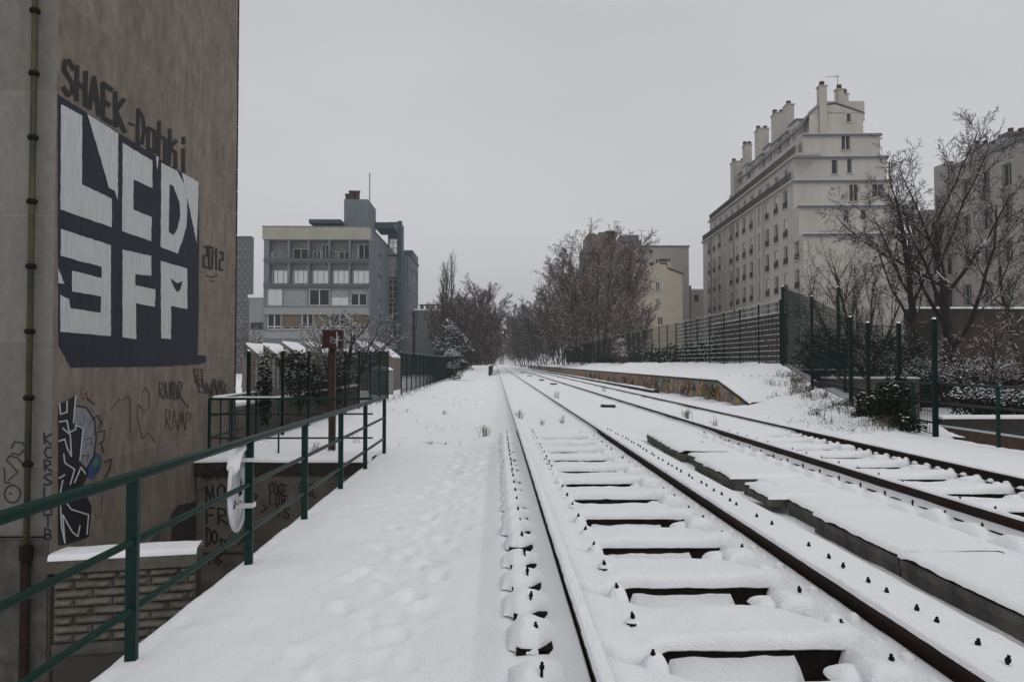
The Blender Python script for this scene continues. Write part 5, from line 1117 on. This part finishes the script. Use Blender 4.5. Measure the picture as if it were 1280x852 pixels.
# penthouse
O3 = NP(8.0, 0); h = S([(190, 118, 206, 152)])[0]; a = on_y(h[0], h[1], O3.y); b_ = on_y(h[2], h[3], O3.y)
hw = (a.x - O3.x, b_.z, b_.x - O3.x, a.z); mb = MB(); facade(mb, O3, g_, -t_, 10.5, 30.6, 33.6, [hw], .3, 3.6)
Pq = lambda w, z, u=0: O3 + g_ * w + t_ * u + Vector((0, 0, z))
mb.prism([Pq(3.6, 33.6), Pq(10.5, 33.6), Pq(7.0, 34.8), Pq(5.2, 34.6)], t_ * .3)
mb.obox(O3, g_, t_, 3.6, 3.85, .01, 34, 30.6, 32.8); mb.obox(O3, g_, t_, 10.2, 10.5, .01, 34, 30.6, 33.6); mb.build('penthouse_wall', M['facade'], ah)
window(ah, O3, g_, -t_, hw, .24, 'glass', 'frame', mull=0, ft=.08, sill='beige')
mb = MB(); mb.prism([Pq(2.35, 31.6, -.1), Pq(3.5, 33.3, -.1), Pq(5.2, 34.75, -.1), Pq(7.0, 34.95, -.1), Pq(10.7, 33.6, -.1), Pq(10.7, 33.75, -.1), Pq(7.0, 35.1, -.1), Pq(5.1, 34.9, -.1), Pq(3.4, 33.5, -.1), Pq(2.25, 31.8, -.1)], t_ * 34); mb.build('roof', M['zinc'], ah)
for k in range(8):
    Od = NP(9.6 + 3.86 * k, 2.55); dm_ = MB().obox(Od, t_, nl, 0, 2.3 if k % 2 else 3.0, -3.2, 0, 30.62, 32.75 + (.5 if k % 3 == 0 else 0)).build('dormer', M['facade'], ah)
    window(ah, Od, t_, nl, (.45, 31.0, 1.75, 32.5), -.06, 'glass', 'frame', mull=1, ft=.08)
    MB().obox(Od, t_, nl, -.15, 3.15, -3.3, .2, 32.76 + (.5 if k % 3 == 0 else 0), 32.95 + (.5 if k % 3 == 0 else 0)).build('dormer_roof', M['zinc'], dm_)
for k in (2, 6, 10):
    MB().tube([N0 + t_ * (8.5 + 3.86 * k) + nl * .1 + Vector((0, 0, -5)), N0 + t_ * (8.5 + 3.86 * k) + nl * .1 + Vector((0, 0, 23.7))], .07, 6).build('downpipe', M['steelgrey'], ah)
MB().obox(O3, g_, t_, 5.5, 11.2, 1.2, 6, 33, 35.6).build('roof_house', M['facade'], ah)
for px, py, Yc, w_, d_, dbl in [(1029, 108, 100.6, .95, 1.0, 0), (1050.5, 112, 104, .9, .9, 0), (1057, 118, 105, .8, .8, 0), (988, 131, 108.5, 1.0, 1.6, 0), (975.5, 141, 113, 1.35, 2.2, 1), (955, 161, 119.5, 1.5, 2.4, 1), (936, 181, 126.5, 1.0, 2.0, 1), (925, 202, 131, 2.1, 2.2, 1)]:
    pt = on_y(px, py, Yc); Oc = Vector((pt.x, Yc, 0))
    ck = MB().obox(Oc, g_, t_, -w_ / 2, w_ / 2, 0, d_, 28 if px < 1000 else 31, pt.z).build('chimney', M['facade'], ah)
    MB().obox(Oc, g_, t_, -w_ / 2 - .12, w_ / 2 + .12, -.1, d_ + .1, pt.z, pt.z + .14).build('chimney_cap', M['beige'], ck)
    for o_ in ((-.35 * w_, .35 * w_) if dbl else (0,)): MB().tube([Oc + g_ * o_ + t_ * (d_ / 2) + Vector((0, 0, pt.z + .14)), Oc + g_ * o_ + t_ * (d_ / 2) + Vector((0, 0, pt.z + .75))], .32, 10).build('chimney_pot', M['clay'], ck)
pt = on_y(1047, 94, 104); am = MB(); am.tube([(pt.x, 104, 35), (pt.x, 104, pt.z)], .04, 4); q_ = on_y(1032, 96, 104); am.tube([(pt.x + .3, 104, pt.z - .2), (q_.x, 104, q_.z)], .03, 4); am.tube([(pt.x - .3, 103.6, pt.z - .15), (pt.x - .3, 104.4, pt.z - .15)], .03, 4); am.build('aerial', M['iron'], ah)
MB().obox(NP(0, 0), t_, g_, UF - .3, UF, .0, WG, -5.2, 23.9).build('rear_wall', M['facade'], ah)

# --- grey beige building far right
rb_ = thing('apartment_house', (48, 72, -5.2), 'grey beige apartment building behind the bare trees at the right edge', 'building')
Yg_ = 78.; X0 = 44.2; zt_ = on_y(1247, 193, 70).z
Og = Vector((X0, 46, 0)); hs = []
for k in range(9):
    for j in range(6): z = zt_ - 3.4 - j * 3.3; hs.append((3 + k * 3.0, z, 4.3 + k * 3.0, z + 2.0))
mb = MB(); facade(mb, Og, EY, -EX, 30, -5.2, zt_, hs, .35); mb.build('street_facade', M['facade2'], rb_)
for h in hs: window(rb_, Og, EY, -EX, h, .28, 'glass', 'palegrey', mull=1, ft=.08, sill='facade2')
Og = Vector((on_y(1160, 300, 76).x, 76, 0)); ztl = on_y(1190, 262, 76).z; ztm = on_y(1215, 200, 76).z
W2 = X0 - Og.x; hs = [(a_, ztl - 3 - j * 3.3, a_ + 1.1, ztl - 1.2 - j * 3.3) for j in range(4) for a_ in (.5, 1.9)]
mb = MB(); facade(mb, Og, EX, -EY, W2, -5.2, ztl, hs, .3); mb.box(on_y(1196, 300, 76).x, X0 - .01, 76.42, 79, ztl, ztm); mb.box(Og.x, X0 - .01, 76.42, 79, -5.2, ztl - .01); mb.build('gable_wall', M['facade2'], rb_)
for h in hs: window(rb_, Og, EX, -EY, h, .24, 'glass', 'palegrey', mull=1, ft=.08)
mb = MB(); mb.box(X0 - .25, X0 + 14, 45.8, 76.2, zt_, zt_ + .35); mb.prism([(X0 + .3, 45.8, zt_ + .35), (X0 + 3, 45.8, zt_ + 2.4), (X0 + 14, 45.8, zt_ + 2.6), (X0 + 14, 45.8, zt_ + .35)], (0, 30, 0)); mb.build('roof', M['zinc'], rb_)
for px, py, yy_ in [(1236, 180, 71), (1281, 165, 60)]:
    q_ = on_y(px, py, yy_); c_ = MB().box(q_.x - 1.4, q_.x + 1.4, yy_, yy_ + 1.2, zt_ - 1, q_.z).build('chimney', M['facade2'] if px < 1260 else M['redbrick'], rb_)
    for k in (-.7, .1, .8): MB().tube([(q_.x + k, yy_ + .6, q_.z), (q_.x + k, yy_ + .6, q_.z + .45)], .2, 8).build('chimney_pot', M['clay'], c_)

# --- houses behind the reddish tree
yh = thing('yellow_house', (24, 120, 0), 'yellow cream gabled house with three small windows above the fence', 'house')
Y = 118.; a = on_y(797, 440, Y); b_ = on_y(853.5, 440, Y); Oy = Vector((a.x, Y, 0)); W = b_.x - a.x
zl = on_y(800, 337, Y).z; zp = on_y(832, 330, Y).z; zq = on_y(852, 342.5, Y).z
hs = []
for ax, ay, bx_, by in [(819.5, 352, 825, 363), (820, 373, 825, 383), (822, 396, 829, 406)]:
    p0 = on_y(ax, ay, Y); p1 = on_y(bx_, by, Y); hs.append((p0.x - a.x, p1.z, p1.x - a.x, p0.z))
mb = MB(); zw = min(zl, zq); facade(mb, Oy, EX, -EY, W, -2, zw, hs, .25)
px_ = lambda px: on_y(px, 400, Y).x
mb.prism([(a.x, Y, zw), (b_.x, Y, zw), (b_.x, Y, zq), (px_(835), Y, on_y(835, 336, Y).z), (px_(832), Y, zp), (px_(820), Y, on_y(820, 331, Y).z), (px_(808), Y, on_y(808, 336, Y).z), (px_(806), Y, on_y(806, 330, Y).z), (px_(797), Y, on_y(797, 330, Y).z)], (0, .3, 0)); mb.box(b_.x - .3, b_.x, Y + .3, Y + 12, -2, zq); mb.build('wall', M['yellowrender'], yh)
for h in hs: window(yh, Oy, EX, -EY, h, .2, 'glass', 'frame', mull=1, ft=.1, sill='beige')
mb = MB(); mb.prism([(b_.x + .2, Y - .15, zq - .05), (px_(835), Y - .15, on_y(835, 336, Y).z), (px_(835), Y - .15, on_y(835, 335, Y).z + .1), (b_.x + .2, Y - .15, zq + .12)], (0, 12, 0)); mb.build('roof', M['clay'], yh)
for px, py in [(801, 328), (826, 328), (831, 327)]:
    q_ = on_y(px, py, Y + 1); ck = MB().box(q_.x - .8, q_.x + .8, Y + .4, Y + 1.4, q_.z - 1.2, q_.z - .1).build('chimney', M['yellowrender'], yh)
    for k in range(4): MB().tube([(q_.x - .6 + k * .4, Y + .9, q_.z - .1), (q_.x - .6 + k * .4, Y + .9, q_.z + .45)], .13, 6).build('chimney_pot', M['clay'], ck)
be = thing('beige_building', (28, 135, 0), 'tall pale beige windowless block behind the yellow cream house', 'building')
Y = 132.; a = on_y(798, 400, Y); b_ = on_y(861.5, 400, Y); zt_ = on_y(840, 308.5, Y).z; Oy = Vector((a.x, Y, 0)); hs = []
for ax, ay, bx_, by in [(798.5, 311, 802, 316), (812, 312, 816, 316), (812, 328, 817, 332)]:
    p0 = on_y(ax, ay, Y); p1 = on_y(bx_, by, Y); hs.append((p0.x - a.x, p1.z, p1.x - a.x, p0.z))
mb = MB(); facade(mb, Oy, EX, -EY, b_.x - a.x, -2, zt_, hs, .3); mb.box(a.x, b_.x, Y + .4, Y + 12, -2, zt_ - .02); mb.build('wall', M['beige'], be)
for h in hs: window(be, Oy, EX, -EY, h, .25, 'glass', 'clay', mull=0, ft=.05)
MB().box(a.x - .1, b_.x + .15, Y - .15, Y + 12, zt_, zt_ + .22).build('roof_edge', M['zinc'], be)
rr_ = thing('red_brick_building', (18, 140, 0), 'red brown brick building half hidden behind the big reddish tree', 'building')
Y = 140.; f = lambda px, py: on_y(px, py, Y)
mb = MB(); a, b_ = f(733, 400), f(790, 400); zz = f(760, 305).z; Oy = Vector((a.x, Y, 0)); Wd = b_.x - a.x
hs = [(1 + k * 2.6, zz - 3 - j * 3.1, 2.3 + k * 2.6, zz - 1.3 - j * 3.1) for k in range(3) for j in range(4)]
facade(mb, Oy, EX, -EY, Wd, -2, zz, hs, .3); mb.box(a.x, b_.x, Y + .4, Y + 12, -2, zz - .01); mb.build('wall', M['redbrick'], rr_)
for h in hs: window(rr_, Oy, EX, -EY, h, .25, 'glass', 'palegrey', mull=1, ft=.08)
MB().box(f(734, 0).x, f(760, 0).x, Y + .5, Y + 8, zz, f(745, 292).z).build('attic', M['redbrick'], rr_)
MB().box(f(780, 0).x, f(801, 0).x, Y + .1, Y + 8, f(790, 400).z, f(790, 300).z).build('side_block', M['tan'], rr_)
MB().box(f(776, 0).x, f(798, 0).x, Y + .5, Y + 8, f(790, 300).z, f(790, 293).z).build('roof_hut', M['zinc'], rr_)
for px, py, w_ in [(764, 287, .7), (760, 288, .5), (768, 288, .5), (741, 290, .5), (753, 289, .5)]:
    q_ = f(px, py); MB().box(q_.x - w_, q_.x + w_, Y + 1, Y + 2.4, zz - 1, q_.z).build('chimney', M['tan'] if px > 755 else M['redbrick'], rr_)
am = MB()
for px, y0_, y1_ in [(773, 276, 292), (803, 287, 308)]: am.brk(); p0 = f(px, y0_); am.tube([(p0.x, Y + 1, p0.z), (p0.x, Y + 1, f(px, y1_).z)], .045, 4); am.tube([(p0.x - .8, Y + 1, p0.z + .05), (p0.x + .8, Y + 1, p0.z)], .035, 4); am.tube([(p0.x - .4, Y + 1, p0.z - .9), (p0.x + .4, Y + 1, p0.z - .9)], .035, 4)
am.build('aerial', M['iron'], rr_)
fb = thing('grey_house', (38, 155, 0), 'small grey house with snowy roof in the gap before the apartment house', 'house')
Y = 155.; a = on_y(860, 400, Y); b_ = on_y(886, 400, Y); zt_ = on_y(870, 362, Y).z
Oy = Vector((a.x, Y, 0)); hs = [(1.2, zt_ - 2.4, 2.2, zt_ - .9), (3.0, zt_ - 2.4, 3.8, zt_ - .9)]
mb = MB(); facade(mb, Oy, EX, -EY, b_.x - a.x, -2, zt_, hs, .3); mb.build('wall', M['facade2'], fb)
for h in hs: window(fb, Oy, EX, -EY, h, .2, 'glass', 'palegrey', mull=0, ft=.08)
MB().box(a.x, on_y(864, 400, Y).x, Y - .3, Y + 5, -2, on_y(862, 357, Y).z).build('tan_wing', M['tan'], fb)
mb = MB(); mb.prism([(a.x, Y - .2, zt_), (b_.x, Y - .2, zt_), (b_.x, Y + 6, zt_ + 1.0), (a.x, Y + 6, zt_ + 1.0)], (0, 0, .2)); mb.build('roof', M['snow_far'], fb)
ft_ = thing('far_tower', (3, 520, -5), 'pale far tower block at the vanishing point of the tracks', 'building')
a = on_y(623.5, 440, 520); b_ = on_y(630, 440, 520); zt_ = on_y(627, 425, 520).z; Oy = Vector((a.x, 520, 0))
hs = [(.3, 2.5 + j * 3, b_.x - a.x - .3, 3.8 + j * 3) for j in range(4)]
mb = MB(); facade(mb, Oy, EX, -EY, b_.x - a.x, -5, zt_, hs, .3); mb.box(a.x, b_.x, 520.4, 530, -5, zt_); mb.build('wall', M['beige'], ft_)
for h in hs: window(ft_, Oy, EX, -EY, h, .2, 'glass', 'palegrey', mull=2, ft=.1)

# ------------------------------------------------------------------ air, sky, sun
HZ = .0009
hm = bpy.data.materials.new('pale_haze'); hm.use_nodes = True; nt = hm.node_tree
nt.nodes.remove(nt.nodes['Principled BSDF']); pv = nt.nodes.new('ShaderNodeVolumePrincipled'); pv.inputs['Color'].default_value = (.9, .91, .93, 1); pv.inputs['Density'].default_value = HZ; pv.inputs['Anisotropy'].default_value = .0
nt.links.new(pv.outputs[0], nt.nodes['Material Output'].inputs['Volume'])
if HZ > 0:
    mb = MB(); mb.box(-150, 150, -60, 720, -6.2, 48); hz = mb.build('haze', hm); tag(hz, kind='stuff'); hz.data.materials[0] = hm

SUN_EL, SUN_AZ = 38, 150
w = bpy.data.worlds.new('World'); SC.world = w; w.use_nodes = True; nt = w.node_tree; N = nt.nodes; L = nt.links; bg = N['Background']
sk = N.new('ShaderNodeTexSky'); sk.sky_type = 'NISHITA'; sk.sun_disc = False; sk.sun_elevation = R(SUN_EL); sk.sun_rotation = R(SUN_AZ)
hs_ = N.new('ShaderNodeHueSaturation'); hs_.inputs['Saturation'].default_value = .12; hs_.inputs['Value'].default_value = .55; L.new(sk.outputs[0], hs_.inputs['Color'])
tc = N.new('ShaderNodeTexCoord'); sp_ = N.new('ShaderNodeSeparateXYZ'); L.new(tc.outputs['Generated'], sp_.inputs[0])
rp_ = N.new('ShaderNodeValToRGB'); e = rp_.color_ramp.elements; K = 1.0
def g3(v, b=1.): return (v, v * 1.005, v * 1.03 * b, 1)
e[0].position = 0.0; e[0].color = g3(5.1, 1.02); e[1].position = 1.0; e[1].color = g3(8.6)
for ps, v in [(.12, 5.4), (.3, 5.2), (.45, 5.0)]: q = e.new(ps); q.color = g3(v, 1.02)
L.new(sp_.outputs[2], rp_.inputs['Fac'])
cn = N.new('ShaderNodeTexNoise'); cn.inputs['Scale'].default_value = 1.6; cn.inputs['Detail'].default_value = 3
mp_ = N.new('ShaderNodeMapping'); mp_.inputs['Scale'].default_value = (1, 1, 2.5); L.new(tc.outputs['Generated'], mp_.inputs['Vector']); L.new(mp_.outputs['Vector'], cn.inputs['Vector'])
cr_ = N.new('ShaderNodeMapRange'); cr_.inputs[1].default_value = .3; cr_.inputs[2].default_value = .7; cr_.inputs[3].default_value = .90; cr_.inputs[4].default_value = 1.07; L.new(cn.outputs['Fac'], cr_.inputs[0])
mul = N.new('ShaderNodeVectorMath'); mul.operation = 'SCALE'; L.new(rp_.outputs['Color'], mul.inputs[0]); L.new(cr_.outputs[0], mul.inputs['Scale'])
mx = N.new('ShaderNodeMix'); mx.data_type = 'RGBA'; mx.inputs[0].default_value = .9; L.new(hs_.outputs['Color'], mx.inputs[6]); L.new(mul.outputs[0], mx.inputs[7])
L.new(mx.outputs[2], bg.inputs['Color']); bg.inputs['Strength'].default_value = .105
sl = bpy.data.lights.new('sun', 'SUN'); sl.energy = .5; sl.angle = R(25); sl.color = (1, .97, .93); so = bpy.data.objects.new('sun', sl); COL.objects.link(so)
az = R(SUN_AZ); el = R(SUN_EL); dvec = Vector((math.sin(az) * math.cos(el), math.cos(az) * math.cos(el), math.sin(el)))
so.rotation_euler = dvec.to_track_quat('Z', 'Y').to_euler(); so.location = (0, 0, 60)
SC.view_settings.view_transform = 'Standard'; SC.view_settings.look = 'None'; SC.view_settings.exposure = .15; SC.view_settings.gamma = 1
SC.render.engine = 'CYCLES'
SC.cycles.volume_bounces = 0; SC.cycles.max_bounces = 6; SC.cycles.volume_step_rate = 5
